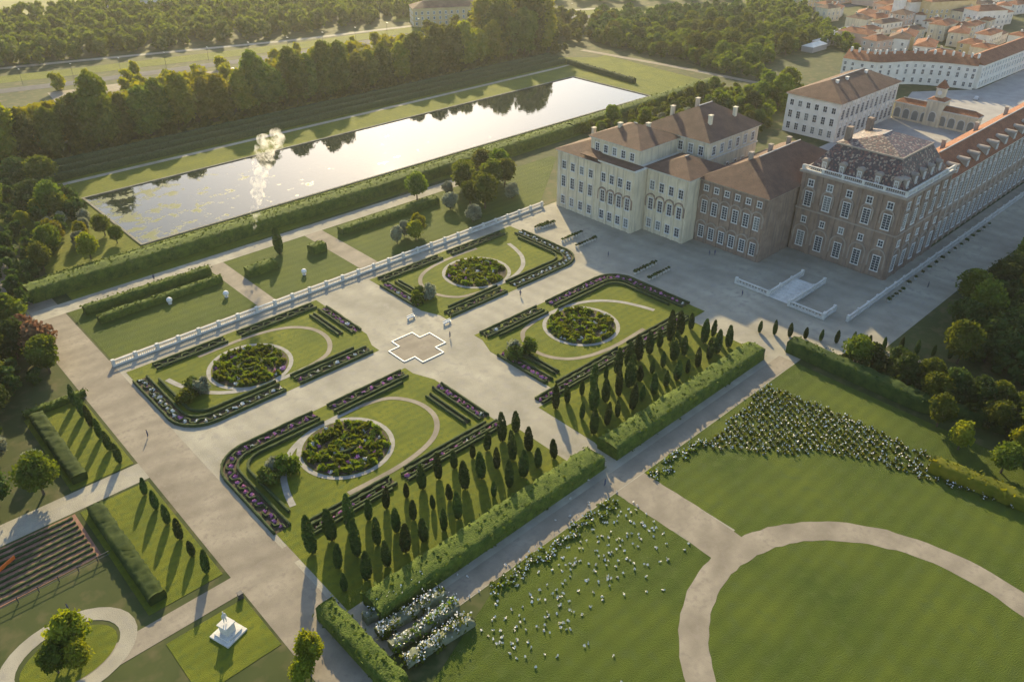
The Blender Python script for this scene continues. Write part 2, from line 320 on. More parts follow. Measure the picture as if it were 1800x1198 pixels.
for i,(a,b_) in enumerate(((73.5,78.5),(104.5,110.5))): struct(sheet('lawn_cross_path',[(a,173.5),(b_,173.5),(b_,203),(a,203)],-.013,'gravel_dark'))
struct(sheet('north_lawn',[(37,173.5),(175,173.5),(210,200),(210,203),(37,203)],-.02,'lawn_dark'))
struct(sheet('pond_bank_lawn',[(66,209),(345,215),(345,299),(312,330),(40,330),(40,209)],-.02,'lawn'))
ring=[(88+27.5*math.cos(R(a)),14+29*math.sin(R(a))) for a in range(0,360,3)]
struct(sheet('south_lawn',[(96,66),(150,66),(150,-20),(40,-40),(30,55),(60,66)],-.025,'lawn_dark'))
struct(ribbon('round_path',ring+[ring[0]],4.4,-.008,'gravel_dark',closed=True,jit=.35))
struct(ribbon('path_spur',[(91.5,66),(91.5,52),(91,43)],8,-.004,'gravel_dark',jit=.4))
struct(ribbon('park_path',[(156,60),(163,58),(168,54),(170,47),(167,38),(168,20),(175,0)],4,-.006,'gravel_dark',jit=.3))
struct(sheet('north_path',[(30,296.3),(322,296.3),(322,298.8),(30,298.8)],.0,'gravel'))
struct(ribbon('east_path',[(352,318),(358,260),(361,205)],4,.0,'gravel_dark'))
# pond
struct(sheet('pond_water',[(66.6,230.2),(303,230.2),(303,278.8),(66.6,278.8)],.0,'water'))
k=MB()
for a in ((65.9,66.6,229.5,279.5),(303,303.7,229.5,279.5),(66.6,303,229.5,230.2),(66.6,303,278.8,279.5)): k.box(*a,-.2,.28)
tag(k.build('pond_kerb','kerbstone'),'pale stone kerb around the long fish pond','kerb')
# northern roads and fields
struct(ribbon('main_road',[(60,452),(119,438),(233,420),(283,419),(397,407),(470,360),(545,306),(700,250)],9,.02,'asphalt',8))
struct(ribbon('upper_road',[(60,505),(124,489),(244,454),(325,440),(360,450),(460,400)],5,.02,'gravel',8))
struct(ribbon('grass_verge',[(60,478),(120,463),(241,438),(330,430)],16,.01,'lawn',8))
struct(ribbon('far_meadow',[(330,470),(462,384),(560,330)],26,.01,'lawn',10))
struct(sheet('far_field',[(60,640),(260,640),(330,760),(100,900)],.01,'field'))
struct(sheet('car_park',[(96,395),(235,372),(232,405),(100,428)],.005,'gravel_dark'))
struct(sheet('east_lawn',[(305,225),(345,224),(352,300),(305,296)],.006,'lawn'))
# ---------------- parterres ----------------
bushm={}
def small_bush(key,r_,h,m,n,ls,seed):
    rg=np.random.default_rng(seed); dv=rg.normal(size=(n,3)); dv/=np.linalg.norm(dv,axis=1)[:,None]; dv[:,2]=abs(dv[:,2])
    P=dv*np.array([r_,r_,h])*(.8+.35*rg.random((n,1))); lv,lf=leaf_quads(P,ls,rg); v=ICO1[0]*np.array([r_,r_,h])*.8; v[:,2]=np.maximum(v[:,2],0)
    me=mesh(key,np.concatenate([v,lv]),[tuple(q) for q in ICO1[1].tolist()]+[tuple(q) for q in (lf+len(v)).tolist()]); me.materials.append(M[m]); bushm[key]=me
for q_,m_ in (('white','white_flower'),('pink','pink_flower'),('yellow','yellow_flower'),('green','leaf')): small_bush(q_,.34,.45,m_,14,.16,3)
def offset_path(pts,o):
    p=resample(pts,1.0); n=normals(p); return [tuple(a) for a in (p+n*o)]
def bed(pts,width,label,flower='pink',fl=1.6,scroll=True,group=None,side=1):
    p0=pts[len(pts)//2]; e=empty('parterre_bed',(0,0,0)); tag(e,label,'flower bed',group)
    ribbon('soil',pts,width-.2,.03,'soil',1.0,e)
    for o in (-.5,.5):
        v,f=sweep(offset_path(pts,o*(width-.45)),.45,.55,.7,.06,nx=1); link('box_edging',mesh('box_edging',v,f),'box',e)
    p=resample(pts,.55); n=normals(p); s=np.arange(len(p))*.55
    if scroll:
        o=np.where((s//1.6)%2<1,.8,-.8)*(width*.22); q=p+n*o[:,None]
        v,f=sweep([tuple(a) for a in q],.34,.42,.5,.05,nx=1); link('box_scroll',mesh('box_scroll',v,f),'box',e)
    L_=s[-1]; nf=int(L_/fl)
    for i in range(nf):
        t=(i+.5)/nf*(len(p)-1); a=p[int(t)]; b_=n[int(t)]; oo=side*(.28 if flower!='none' else 0)*((-1)**i)*width*.5
        if flower=='none': break
        ms=bushm[flower if rnd.random()<.8 else rnd.choice(['white','pink'])]
        link('flower_bush',ms,None,e,(a[0]+b_[0]*oo*.4,a[1]+b_[1]*oo*.4,.05),rnd.random()*6,rnd.uniform(.8,1.3))
    return e
cells=[('west','upper',59,149.5,-1,1),('west','lower',59,110.5,-1,-1),('east','upper',126.5,149.5,1,1),('east','lower',126.5,110.5,1,-1)]
def MX(x,su): return x if su<0 else 185-x+3.5      # mirror of the west half onto the east half
def MY(y,sv): return y if sv>0 else 260-y
for (hn,vn,ox,oy,su,sv) in cells:
    f=lambda P:[(MX(x,su)if su<0 else MX(x,su),MY(y,sv)) for x,y in P]
    ex=38.5 if su<0 else 35.0
    # lawn of the cell: rounded outer end, notched towards the basin
    L_=[(86,166),(ex-1,166)]+[(ex-1,143)]+arc(ex+6,142,7,180,270,6)+[(84,135),(84,138),(86,143)]
    struct(sheet('parterre_lawn',f(L_),.0,'lawn',thick=.03))
    fl='pink' if sv<0 else 'white'; nm=f'{vn} {"left" if su<0 else "palace-side"}'
    bed(f([(60,136.8),(ex+6,136.8)]+arc(ex+6,142.5,5.7,270,180,5)+[(ex+.2,161)]),3.4,f'long curved box-edged bed rounding the outer corner of the {nm} parterre',fl,1.7)
    v,fq=sweep(f([(60,139.8),(ex+8,139.8)]+arc(ex+7.2,143.8,4,270,180,5)+[(ex+3.2,158)]),.5,.6,.6,.06,nx=1); tag(link('box_line',mesh('box_line',v,fq),'box'),f'thin inner box line following the curved bed of the {nm} parterre','hedge')
    v,fq=sweep(f([(63.5,139.6),(80,139.6)]),.5,.6,.6,.06,nx=1); tag(link('box_line',mesh('box_line',v,fq),'box'),f'thin straight box line near the basin in the {nm} parterre','hedge')
    bed(f([(63.5,136.8),(82.5,136.8)]),3.2,f'straight box-edged bed on the axis walk, basin end of the {nm} parterre','yellow' if su>0 else fl,2.2)
    bed(f([(ex+4.5,163.6),(60,163.6)]),3.0,f'straight box-edged bed on the far walk, outer half of the {nm} parterre','none')
    bed(f([(63.5,163.6),(84,163.6)]),3.0,f'straight box-edged bed on the far walk, inner half of the {nm} parterre','none')
    bed(f([(84.8,145.5),(84.8,161)]),2.8,f'short box-edged bed facing the cross avenue in the {nm} parterre','pink',1.4)
    bed(f([(81.2,147),(81.2,160)]),1.6,f'narrow inner bed behind the cross avenue in the {nm} parterre','none',scroll=False)
    # round bed
    cx,cy=ox,oy; rr=9.0
    struct(ribbon('ring_path',[(cx+rr*math.cos(R(a)),cy+rr*math.sin(R(a))) for a in range(0,361,10)],.95,.045,'ringpath',2,closed=True))
    struct(ribbon('curved_path',f(curve([(43,157),(44.2,152.5),(46.5,147.5),(51,143.0),(58,140.4),(68,140.1)],5)),1.2,.04,'ringpath',1))
    struct(ribbon('curved_path',f(curve([(68,140.1),(74.5,142),(78,147.5),(77.6,154),(73,159),(64,161.2),(52,161)],5)),1.1,.042,'gravel_dark',1))
    e=empty('round_bed',(cx,cy,0)); tag(e,f'round bed of mixed shrubs inside a white ring path in the {nm} parterre','flower bed')
    link('soil',mesh('soil',[(rr*.92*math.cos(R(a)),rr*.92*math.sin(R(a)),.06) for a in range(0,360,12)],[tuple(range(30))]),'soil',e)
    for q in range(230):
        a=rnd.random()*6.28; d_=7.9*math.sqrt(rnd.random()); k_=rnd.choice(['green']*14+['pink','white','yellow'])
        link('shrub' if k_=='green' else 'flower_bush',bushm[k_],None,e,(d_*math.cos(a),d_*math.sin(a),.05),rnd.random()*6,(1.7 if k_=='green' else 1.1)*rnd.uniform(.7,1.3))
    v,fq=sweep([(2.8*math.cos(R(a)),1.7*math.sin(R(a))) for a in range(0,361,20)],.5,.7,.6,.06,closed=True,nx=1); link('box_ring',mesh('box_ring',v,fq),'box',e)
    # shrub mound
    mx,my=f([(44.5,147.5)])[0] if su<0 else (106,MY(148,sv))
    for q in range(3):
        b_=empty('shrub_mound',(mx+q*1.9-1.5,my+(q%2)*1.8-.8,0)); tag(b_,f'rounded dense shrub, {["outer","middle","inner"][q]} one of the clump in the {nm} parterre','shrub')
        cm=crown_mesh('foliage',2.6+.5*q,2.3,6,520,.22,500+q+int(ox)+int(oy),.02); link('foliage',cm,['leaf','hedge','leaf_grey'][q if sv>0 else (q+1)%3],b_)
# middle avenue basin with white kerb (eight-cornered cross)
bx,by=91.3,130; o8=[(-6,-3),(-3,-3),(-3,-6),(3,-6),(3,-3),(6,-3),(6,3),(3,3),(3,6),(-3,6),(-3,3),(-6,3)]
e=empty('basin',(bx,by,0)); e.rotation_euler=(0,0,0); tag(e,'flat cross-shaped dry basin outlined by a thin white kerb','basin')
sheet('basin_floor',o8,.03,'gravel_dark',e)
kb=MB()
for i in range(12):
    (x0,y0),(x1,y1)=o8[i-1],o8[i]
    kb.box(min(x0,x1)-.13,max(x0,x1)+.13,min(y0,y1)-.13,max(y0,y1)+.13,0,.16+.003*(i%2))
kb.build('kerb','frame',e)
# ---------------- hedges ----------------
def hedge(pts,wd,h,label,m='hedge',cat='hedge',ds=.9,leafs=7,group=None):
    return tag(link('hedge',hedge_mesh('hedge',pts,wd,h,ds,.2,leafs),m),label,cat,group)
hedge([(40,74),(91,74.2)],5,2.6,'broad clipped hedge along the lower path, left of the avenue gap')
hedge([(94.5,74.2),(146,74.2)],5,2.8,'broad clipped hedge along the lower path, right of the avenue gap')
hedge([(32,216.5),(150,216.5),(235,217.5)],6,3.6,'tall broad hedge between the pond bank and the upper walk')
hedge([(236,218),(340,221)],5.5,3.6,'tall hedge running behind the palace along the pond')
hedge([(32,225.2),(300,225.6)],2.2,1.0,'low hedge on the near bank of the pond')
hedge([(40,199.5),(73,199.5)],2.4,2.0,'clipped hedge on the upper lawn, far one of the left pair')
hedge([(41,192.5),(73,192.5)],2.2,1.8,'clipped hedge on the upper lawn, near one of the left pair')
hedge([(113,196.5),(150,196.5)],3,2.0,'clipped hedge on the upper lawn toward the palace')
hedge([(79.5,190.5),(88,190.5)],3.2,2.2,'short block of hedge on the upper lawn right of the first cross path')
hedge([(99.5,191),(104,191)],3.2,2.4,'cube-shaped block of hedge beside the second cross path')
for i,y in enumerate((303,309,315)): hedge([(30,y),(322,y)],2.6,2.2+.5*i,['nearest','middle','farthest'][i]+' of the three dark hedges beyond the pond walk','box',leafs=4,ds=1.4)
hedge([(316,250),(322,300)],2.5,2.2,'hedge crossing the lawn at the far end of the pond','box')
hedge([(28,163.5),(16,163.5)],1.6,1.2,'low hedge at the upper edge of the left lawn')
hedge([(34.8,79),(35,60)],3.2,2.6,'tall clipped hedge block at the bottom of the main avenue')
hedge([(136,30),(138,12),(150,0)],3,2.4,'yellowish hedge beside the round path on the right','leaf_yellow')
hedge([(154,70),(153.6,40),(160,20)],3.6,3.2,'dark high hedge closing the rose field on the palace side','leaf_dark')
for (u0,u1,w0,w1,nm) in ((15.5,26.8,134,162.5,'upper'),(14.8,26.8,97,127.3,'lower')):
    struct(sheet('side_lawn',[(u0,w0),(u1,w0),(u1,w1),(u0,w1)],.0,'lawn',thick=.04))
    v,f_=sweep([(u0+2.2,w0+1.5),(u0+2.2,w1-1.5)],2.6,1.8,.6,.2); tag(link('hedge',mesh('hedge',v,f_),'leaf_dark'),f'dark hedge inside the {nm} lawn left of the avenue','hedge')
struct(sheet('statue_lawn',[(14.6,90.2),(14.6,78.6),(27,78.6),(27,90.2)],.0,'lawn',thick=.04))
struct(sheet('cypress_lawn',[(37.5,77),(87.5,77),(87.5,94),(37.5,94)],-.002,'lawn',thick=.02))
struct(sheet('cypress_lawn',[(95.5,77),(148,77),(148,94),(95.5,94)],-.002,'lawn',thick=.02))
for b0,b1 in ((41,58.5),(62,86),(97,120),(124,148)): bed([(b0,95.4),(b1,95.4)],2.6,f'flower border above the cypress rows, {"first" if b0==41 else "second" if b0==62 else "third" if b0==97 else "fourth"} from the left','pink',1.5)
# ---------------- cypresses ----------------
cyp=[]
for i in range(5):
    rg=np.random.default_rng(i+9); h=5.6*(.85+.08*i); n=640; t=rg.random(n); a=rg.random(n)*6.28; rr=(.86+.05*i)*np.sin(PI*np.clip(.08+.9*t,0,1))**.6*(1-.35*t)
    P=np.c_[rr*np.cos(a),rr*np.sin(a),.3+h*t]; lv,lf=leaf_quads(P,.16,rg)
    b=MB(); b.lathe([(.2,.2),(.66,.8),(.8,1.8),(.66,3.2),(.34,4.4),(.05,5.0)],9); v=np.array(b.v); v[:,:2]*=1+.15*(rg.random((len(v),1))-.5)
    me=mesh('foliage',np.concatenate([v,lv]),b.f+[tuple(q) for q in (lf+len(v)).tolist()]); me.materials.append(M['cypress']); cyp.append(me)
tb=MB(); tb.lathe([(.16,0),(.12,.5)],6); tmesh=tb.me('trunk'); tmesh.materials.append(M['bark'])
def cypress(x,y,s,label,group):
    e=empty('cypress_tree',(x,y,0),rnd.random()*6); e.scale=(s*rnd.uniform(.85,1.1),s*rnd.uniform(.85,1.1),s*rnd.uniform(.9,1.15)); tag(e,label,'tree',group); e.rotation_euler=(rnd.uniform(-.05,.05),rnd.uniform(-.05,.05),rnd.random()*6)
    link('trunk',tmesh,None,e); link('foliage',rnd.choice(cyp),None,e)
ORD=['first','second','third','fourth','fifth','sixth','seventh','eighth','ninth','tenth','eleventh','twelfth','thirteenth','fourteenth','fifteenth','sixteenth','seventeenth','eighteenth']
for r_,(y,off) in enumerate(((91,0),(85.5,1.6),(80.4,0))):
    for blk,(a,b_) in enumerate(((39.5,87),(97.5,147))):
        x=a+off; nn=0
        while x<b_:
            if rnd.random()<.93:
              nn+=1; cypress(x+rnd.uniform(-.3,.3),y+rnd.uniform(-.3,.3),rnd.uniform(.6,1.2)*(1.0 if r_ else 1.08),f'{ORD[nn-1]} cypress from the left in the {["far","middle","near"][r_]} row of the {["left","right"][blk]} cypress lawn',f'cypresses in the {["far","middle","near"][r_]} row, {["left","right"][blk]} lawn')
            x+=3.9
for i,y in enumerate((99,104,109,114,119,124,136,141,146,151,156,161)): cypress(25,y,.75,f'small cypress left of the main avenue, {ORD[i]} from the near end','cypresses edging the main avenue')
for i in range(14): cypress(155.5+i*1.8,79-i*3.0,.6,f'{ORD[i]} small cypress down the slanting row below the terrace','cypresses in the slanting row')
cypress(93,197,1.25,'tall lone cypress on the upper lawn in front of the pond hedge',None)
# ---------------- topiary in rows on the palace terrace ----------------
tp=MB(); tp.lathe([(.32,0),(.42,.5),(.42,.55)],8); potm=tp.me('pot'); potm.materials.append(M['stone'])
small_bush('ball',.75,.75,'leaf_dark',60,.16,11)
rows=[(160.5,165.5,158,6),(158.3,163.5,158.8,6),(158,166,147.0,8),(158,166,141.4,8),(157.5,166.5,119.1,8),(157.5,166,114.2,8),(193,201,64.6,5),(206,262,65.3,14)]
for ri,(a,b_,y,n) in enumerate(rows):
    for i in range(n):
        x=a+(b_-a)*i/(n-1); e=empty('potted_shrub',(x,y,0),rnd.random()*6); tag(e,f'{ORD[i]} potted shrub from left in '+['farthest row by the long balustrade','second row by the long balustrade','far row before the cream wing','near row before the cream wing','far row before the brick block','near row before the brick block','short row under the terrace wall','long row under the terrace wall'][ri],'potted plant','potted shrubs by the wall' if y<70 else 'potted shrubs before the palace')
        e.scale=(1.05,)*3; link('pot',potm,None,e); link('foliage',bushm['ball'],None,e,(0,0,.75),0,rnd.uniform(.5,.75))
# ---------------- balustrades ----------------
bal=MB()
for i in range(10): bal.lathe([(.07,.35),(.12,.5),(.05,.75),(.08,.95)],5,cx=.25+i*.5)
balm=bal.me('balusters'); balm.materials.append(M['stone'])
def balustrade(p0,p1,label,z=0,step=5.0,wall=0.0,mt='stone'):
    a=Vector((*p0,0));b_=Vector((*p1,0)); L_=(b_-a).length; rz=math.atan2(b_.y-a.y,b_.x-a.x)
    e=empty('balustrade',(a.x,a.y,z),rz); tag(e,label,'balustrade')
    MB().box(0,L_,-.3,.3,-wall,.35).build('plinth',mt,e); e.scale=(1,1,1.35); MB().box(0,L_,-.22,.22,.95,1.12).build('rail',mt,e)
    n=max(1,int(L_/step)); pm=MB().box(-.35,.35,-.36,.36,-wall,1.3).me('pier'); pm.materials.append(M[mt])
    for i in range(n+1): link('pier',pm,None,e,(L_*i/n,0,0))
    for i in range(n): link('balusters',balm,None,e,(L_*i/n+.1,0,0),0,((L_/n-.4)/5.0,1,1))
    return e
balustrade((36.5,170.3),(172.5,170.3),'long white balustrade between the parterres and the upper lawn')
balustrade((176,67),(330,67),'long pale balustrade on the terrace wall in front of the dark palace side')
balustrade((173.2,87.4),(173.2,97.2),'short white balustrade facing the parterre, far of the two')
balustrade((173.2,87.4),(190,87.4),'white balustrade flanking the palace steps on the far side')
balustrade((172.4,71.6),(172.4,81),'short white balustrade facing the parterre, near of the two')
balustrade((173.2,81),(190,81),'white balustrade flanking the palace steps on the near side')
balustrade((173.2,71.8),(178.2,71.8),'stub of balustrade at the end of the terrace wall')
st_=empty('terrace_steps',(173,84.2,0)); tag(st_,'broad shallow stone steps leading up to the palace door','steps')
for i in range(8): MB().box(i*1.6,i*1.6+1.62,-2.9,2.9,0,.12*(i+1)).build('step','stone',st_)
# ---------------- palace ----------------
def window_mesh(wd,h,arch=False,mun=3,fr=.16):
    b=MB(); b.box(-wd/2-fr,-wd/2,-.14,.06,0,h).box(wd/2,wd/2+fr,-.14,.06,0,h).box(-wd/2-fr-.08,wd/2+fr+.08,-.22,.06,-.22,0).box(-wd/2-fr-.05,wd/2+fr+.05,-.2,.06,h,h+.2)
    b.box(-.045,.045,-.05,.03,0,h)
    for i in range(1,mun+1): b.box(-wd/2,wd/2,-.04,.03,h*i/(mun+1)-.04,h*i/(mun+1)+.04)
    me=b.me('window'); me.materials.append(M['frame'])
    g=mesh('pane',[(-wd/2,.0,0),(wd/2,.0,0),(wd/2,.0,h),(-wd/2,.0,h)],[(0,1,2,3)]); g.materials.append(M['glass']); return me,g
WM={}
def WN(wd,h,mun=3):
    if (wd,h,mun) not in WM: WM[(wd,h,mun)]=window_mesh(wd,h,mun=mun)
    return WM[(wd,h,mun)]
def place(me,name,parent,face,c,t,z,off=.03):
    # face '-x': wall plane x=c, t runs along y ; '-y': wall plane y=c, t along x ; '+y' , '+x'
    if face=='-x': return link(name,me,None,parent,(c-off,t,z),-PI/2)
    if face=='-y': return link(name,me,None,parent,(t,c-off,z))
    if face=='+y': return link(name,me,None,parent,(t,c+off,z),PI)
    return link(name,me,None,parent,(c+off,t,z),PI/2)
def win(parent,face,c,t,z,wd,h,mun=3,off=.03):
    a,g=WN(wd,h,mun); o=place(a,'window',parent,face,c,t,z,off); link('pane',g,None,o)
def arch_mesh(r_,d_=.3,n=10,leg=0.0):
    v=[];f=[]
    pts=[(-1,-leg)]+[(-math.cos(PI*i/n),math.sin(PI*i/n)*r_) for i in range(n+1)]+[(1,-leg)]
    for (x,z) in pts:
        s=1 if z>=0 else 1
        nx,nz=(x, max(z,0)/r_); xi,zi=x*r_,z; xo,zo=x*r_+nx*.35,z+(nz*.35 if z>0 else 0)
        v+=[(xi,0,zi),(xo,0,zo),(xo,-d_,zo),(xi,-d_,zi)]
    for i in range(len(pts)-1):
        for q in range(4): a=i*4+q;b_=i*4+(q+1)%4; f.append((a,b_,b_+4,a+4))
    return mesh('arch',v,f)
def facade(p,face,c,a,b_,n,rows,arches=(),pil=None,pm='stone',zt=18,skip=()):
    for i in range(n):
        if i in skip: continue
        t=a+(b_-a)*(i+.5)/n
        for (z,wd,h,mun) in rows: win(p,face,c,t,z,wd,h,mun)
        for (z,r_,m_) in arches:
            key=('arch',r_,m_)
            if key not in WM:
                me=arch_mesh(r_,.35,10,r_*1.6); me.materials.append(M[m_]); WM[key]=me
            place(WM[key],'arch',p,face,c,t,z,.0)
    if pil:
        key=('pil',zt,pil,pm)
        if key not in WM: me=MB().box(-pil/2,pil/2,-.28,0,0,zt).me('pilaster'); me.materials.append(M[pm]); WM[key]=me
        for i in range(n+1):
            t=a+(b_-a)*i/n; t=min(max(t,min(a,b_)+pil/2),max(a,b_)-pil/2); place(WM[key],'pilaster',p,face,c,t,0,.0)
def block(p,x0,x1,y0,y1,z1,m,name='wall',z0=0): return MB().box(x0,x1,y0,y1,z0,z1).build(name,m,p)
def cornice(p,x0,x1,y0,y1,z,m='stone',o=.45,h=.5): return MB().box(x0-o,x1+o,y0-o,y1+o,z,z+h).build('cornice',m,p)
def hip(p,x0,x1,y0,y1,z,h,m='roof',o=.9,name='roof',inset=None):
    x0-=o;x1+=o;y0-=o;y1+=o
    if (x1-x0)>(y1-y0): i=inset or (y1-y0)/2; R0=(x0+i,(y0+y1)/2,z+h);R1=(x1-i,(y0+y1)/2,z+h); F=[(0,1,5,4),(1,2,5),(2,3,4,5),(3,0,4),(0,3,2,1)]
    else: i=inset or (x1-x0)/2; R0=((x0+x1)/2,y0+i,z+h);R1=((x0+x1)/2,y1-i,z+h); F=[(0,1,4),(1,2,5,4),(2,3,5),(3,0,4,5),(0,3,2,1)]
    o_=link(name,mesh(name,[(x0,y0,z),(x1,y0,z),(x1,y1,z),(x0,y1,z),R0,R1],F),m,p)
    r=MB(); r.box(min(R0[0],R1[0])-.15,max(R0[0],R1[0])+.15,min(R0[1],R1[1])-.15,max(R0[1],R1[1])+.15,z+h-.12,z+h+.16); link('ridge',r.me('ridge'),'lead',o_); return o_
def chim(roof,x,y,z,m='cream'): MB().box(x-.6,x+.6,y-.45,y+.45,z-2.2,z+1.3).box(x-.75,x+.75,y-.6,y+.6,z+1.3,z+1.5).build('chimney',m,roof)
pal=empty('palace_west_wing',(0,0,0)); tag(pal,'cream stuccoed palace wing of stepped pavilions nearest the parterres','palace')
block(pal,177,199,150.6,168,18.6,'cream'); cornice(pal,177,199,150.6,168,18.3); r1=hip(pal,177,199,150.6,168,18.8,3.6); chim(r1,190,165,22); chim(r1,196,158,23)
facade(pal,'-x',177,152,167,4,[(1.6,1.5,2.6,2),(7.4,1.5,3.4,3),(13.2,1.5,2.4,2)],pil=.5,pm='cream',zt=18.2)
facade(pal,'+y',168,178,198,5,[(1.6,1.5,2.6,2),(7.4,1.5,3.4,3),(13.2,1.5,2.4,2)])
block(pal,177.01,199,137,150.55,19.5,'cream'); cornice(pal,177.01,199,137,150.55,19.2,o=.5)
facade(pal,'-x',177,137.4,150.4,4,[(1.6,1.5,2.6,2),(13.4,1.5,2.6,2)],arches=((9.8,1.45,'brick'),),pil=.5,pm='cream',zt=19.1)
facade(pal,'-x',177,137.4,150.4,4,[(7.0,1.5,3.6,3)])
block(pal,181,199,139,158,24.2,'cream',z0=18.9); cornice(pal,181,199,139,158,24); r2=hip(pal,181,199,139,158,24.5,4); chim(r2,187,152,27); chim(r2,193,146,27)
MB().box(176.4,181,137,158,19.72,19.95).build('ledge_roof','roof',pal)
facade(pal,'-x',181,140,157,5,[(20.6,1.4,2.2,2)]); facade(pal,'-x',181,140,157,0,[])
block(pal,182.6,199,122,136.9,19.4,'cream'); cornice(pal,182.6,199,122,136.9,19.1,o=.4)
hip(pal,182.6,199.1,122,136.9,19.7,3.2)
facade(pal,'-x',182.6,122.6,136.4,4,[(1.6,1.5,2.6,2),(7.2,1.5,3.4,3),(13.4,1.5,2.6,2)],arches=((10.3,1.5,'brick'),),pil=.5,pm='cream',zt=19)
v3=empty('palace_tall_pavilion',(0,0,0)); tag(v3,'tall cream pavilion with a big square hipped roof rising behind the palace wing','palace')
block(v3,199.2,226,128,151.5,25,'cream'); cornice(v3,199.2,226,128,151.5,24.8); cornice(v3,199.2,226,128,151.5,19.6,o=.25,h=.35)
facade(v3,'-x',199.2,128.6,151,6,[(20.9,1.5,2.6,2)],pil=.45,pm='cream',zt=24.7)
facade(v3,'-y',128,200,225,6,[(13.4,1.5,3.2,3),(20.9,1.5,2.6,2)]); r3=hip(v3,199.2,226,128,151.5,25.3,6.5,inset=11); 
for x,y in ((206,133),(219,133),(206,147),(212,140),(219,147)): chim(r3,x,y,29.5)
nb=empty('palace_brick_block',(0,0,0)); tag(nb,'grey-brown brick palace block with blind arches and a long hipped roof','palace')
block(nb,188,232,100,122,18.9,'brick'); cornice(nb,188,232,100,122,18.6,'greyplaster'); r4=hip(nb,188,232,100,122,19.1,6.2)
facade(nb,'-x',188,100.6,121.4,6,[(1.7,1.6,3.4,4),(9.2,1.6,3.6,4)],arches=((5.0,1.6,'greyplaster'),(12.7,1.6,'greyplaster')),pil=.8,pm='brick',zt=18.5)
facade(nb,'-x',188,100.6,121.4,6,[(15.9,1.3,1.5,1)])
for x in (198,208,218): chim(r4,x,113,25,'greyplaster')
mb=empty('mansard_pavilion',(0,0,0)); tag(mb,'brown brick palace pavilion with balustrade, dormers and patterned mansard roof','palace')
X0,X1,Y0,Y1=203.5,233,71,99.6
block(mb,X0,X1,Y0,Y1,23.4,'brick'); cornice(mb,X0,X1,Y0,Y1,23.1,'greyplaster',.7,.6); cornice(mb,X0,X1,Y0,Y1,12.6,'greyplaster',.3,.4)
facade(mb,'-x',X0,71.4,99.4,5,[(1.9,1.9,4.2,5),(9.0,1.2,1.6,1),(13.9,1.9,4.0,5),(19.6,1.4,1.7,1)],arches=((6.0,2.0,'greyplaster'),(17.6,1.5,'greyplaster')),pil=1.0,pm='brick',zt=23)
facade(mb,'-y',Y0,203.9,232.6,5,[(1.9,1.9,4.2,5),(9.0,1.2,1.6,1),(13.9,1.9,4.0,5),(19.6,1.4,1.7,1)],arches=((6.0,2.0,'greyplaster'),(17.6,1.5,'greyplaster')),pil=1.0,pm='brick',zt=23)
facade(mb,'+y',Y1,205,232,5,[(20.2,1.4,2,1)])
for (a,b_,l) in (((X0,Y0),(X0,Y1),1),((X0,Y0),(X1,Y0),1)):
    dx,dy=b_[0]-a[0],b_[1]-a[1]; L_=math.hypot(dx,dy); rz=math.atan2(dy,dx); q=bpy.data.objects.new('parapet',None)
    o_=MB().box(0,L_,-.25,.25,0,.3).box(0,L_,-.2,.2,1.2,1.4).build('parapet','stone',mb,loc=(a[0],a[1],23.7),rz=rz)
    n=int(L_/4.8)
    for i in range(n): link('balusters',balm,None,o_,(L_*i/n,0,.2),0,(L_/n/5,1,1.0))
    for i in range(n+1): link('pier',MB().box(-.3,.3,-.32,.32,0,1.6).me('pier') if i==0 and l else bpy.data.meshes['pier'],'stone',o_,(L_*i/n,0,0))
a=3.0;bz=24.0;tz=31.0; xi=5.4
ms=link('mansard_roof',mesh('mansard_roof',[(X0+1.6,Y0+1.6,bz),(X1-.6,Y0+1.6,bz),(X1-.6,Y1-.6,bz),(X0+1.6,Y1-.6,bz),(X0+xi,Y0+xi,tz),(X1-xi,Y0+xi,tz),(X1-xi,Y1-xi,tz),(X0+xi,Y1-xi,tz)],[(0,1,5,4),(1,2,6,5),(2,3,7,6),(3,0,4,7),(4,5,6,7)]),'mosaic',mb)
MB().box(X0+xi-.3,X1-xi+.3,Y0+xi-.3,Y1-xi+.3,tz-.05,tz+.35).build('roof_moulding','greyplaster',ms)
hip(mb,X0+xi,X1-xi,Y0+xi,Y1-xi,tz+.36,2.6,'mosaic',.0,'upper_roof',inset=7)
for x in (212,224): MB().box(x-.9,x+.9,92.2,93.6,tz-2,tz+4.2).build('chimney','brick',ms)
dm=MB(); dm.box(-1.1,1.1,-1.1,2.2,0,2.7); n=8
dm.add([(1.35*math.cos(PI*i/n),y,2.7+.9*math.sin(PI*i/n)) for y in (-1.3,2.4) for i in range(n+1)],[(i,i+1,n+2+i,n+1+i) for i in range(n)]+[tuple(range(n+1)),tuple(range(n+1,2*n+2))[::-1]])
dmm=dm.me('dormer'); dmm.materials.append(M['greyplaster'])
def dormer(p,face,c,t,z):
    o_=place(dmm,'dormer',p,face,c,t,z,0); o_.scale=(.8,.9,.85); a_,g_=WN(1.0,1.9,1); w_=link('window',a_,None,o_,(0,-1.14,.35)); 
    w_.scale=(1,1,1)
for i in range(5): dormer(mb,'-x',X0+3.0,Y0+3.9+i*5.0,24.3); dormer(mb,'-y',Y0+3.0,X0+4.2+i*5.0,24.3)
ga=empty('palace_gallery',(0,0,0)); tag(ga,'very long brown gallery wing with tall close-set windows and terracotta roof','palace')
block(ga,233.1,345,71.6,84,20.6,'brick'); cornice(ga,233.1,345,71.6,84,20.3,'stone',.6,.6); cornice(ga,233.1,345,71.6,84,10.6,'greyplaster',.25,.4)
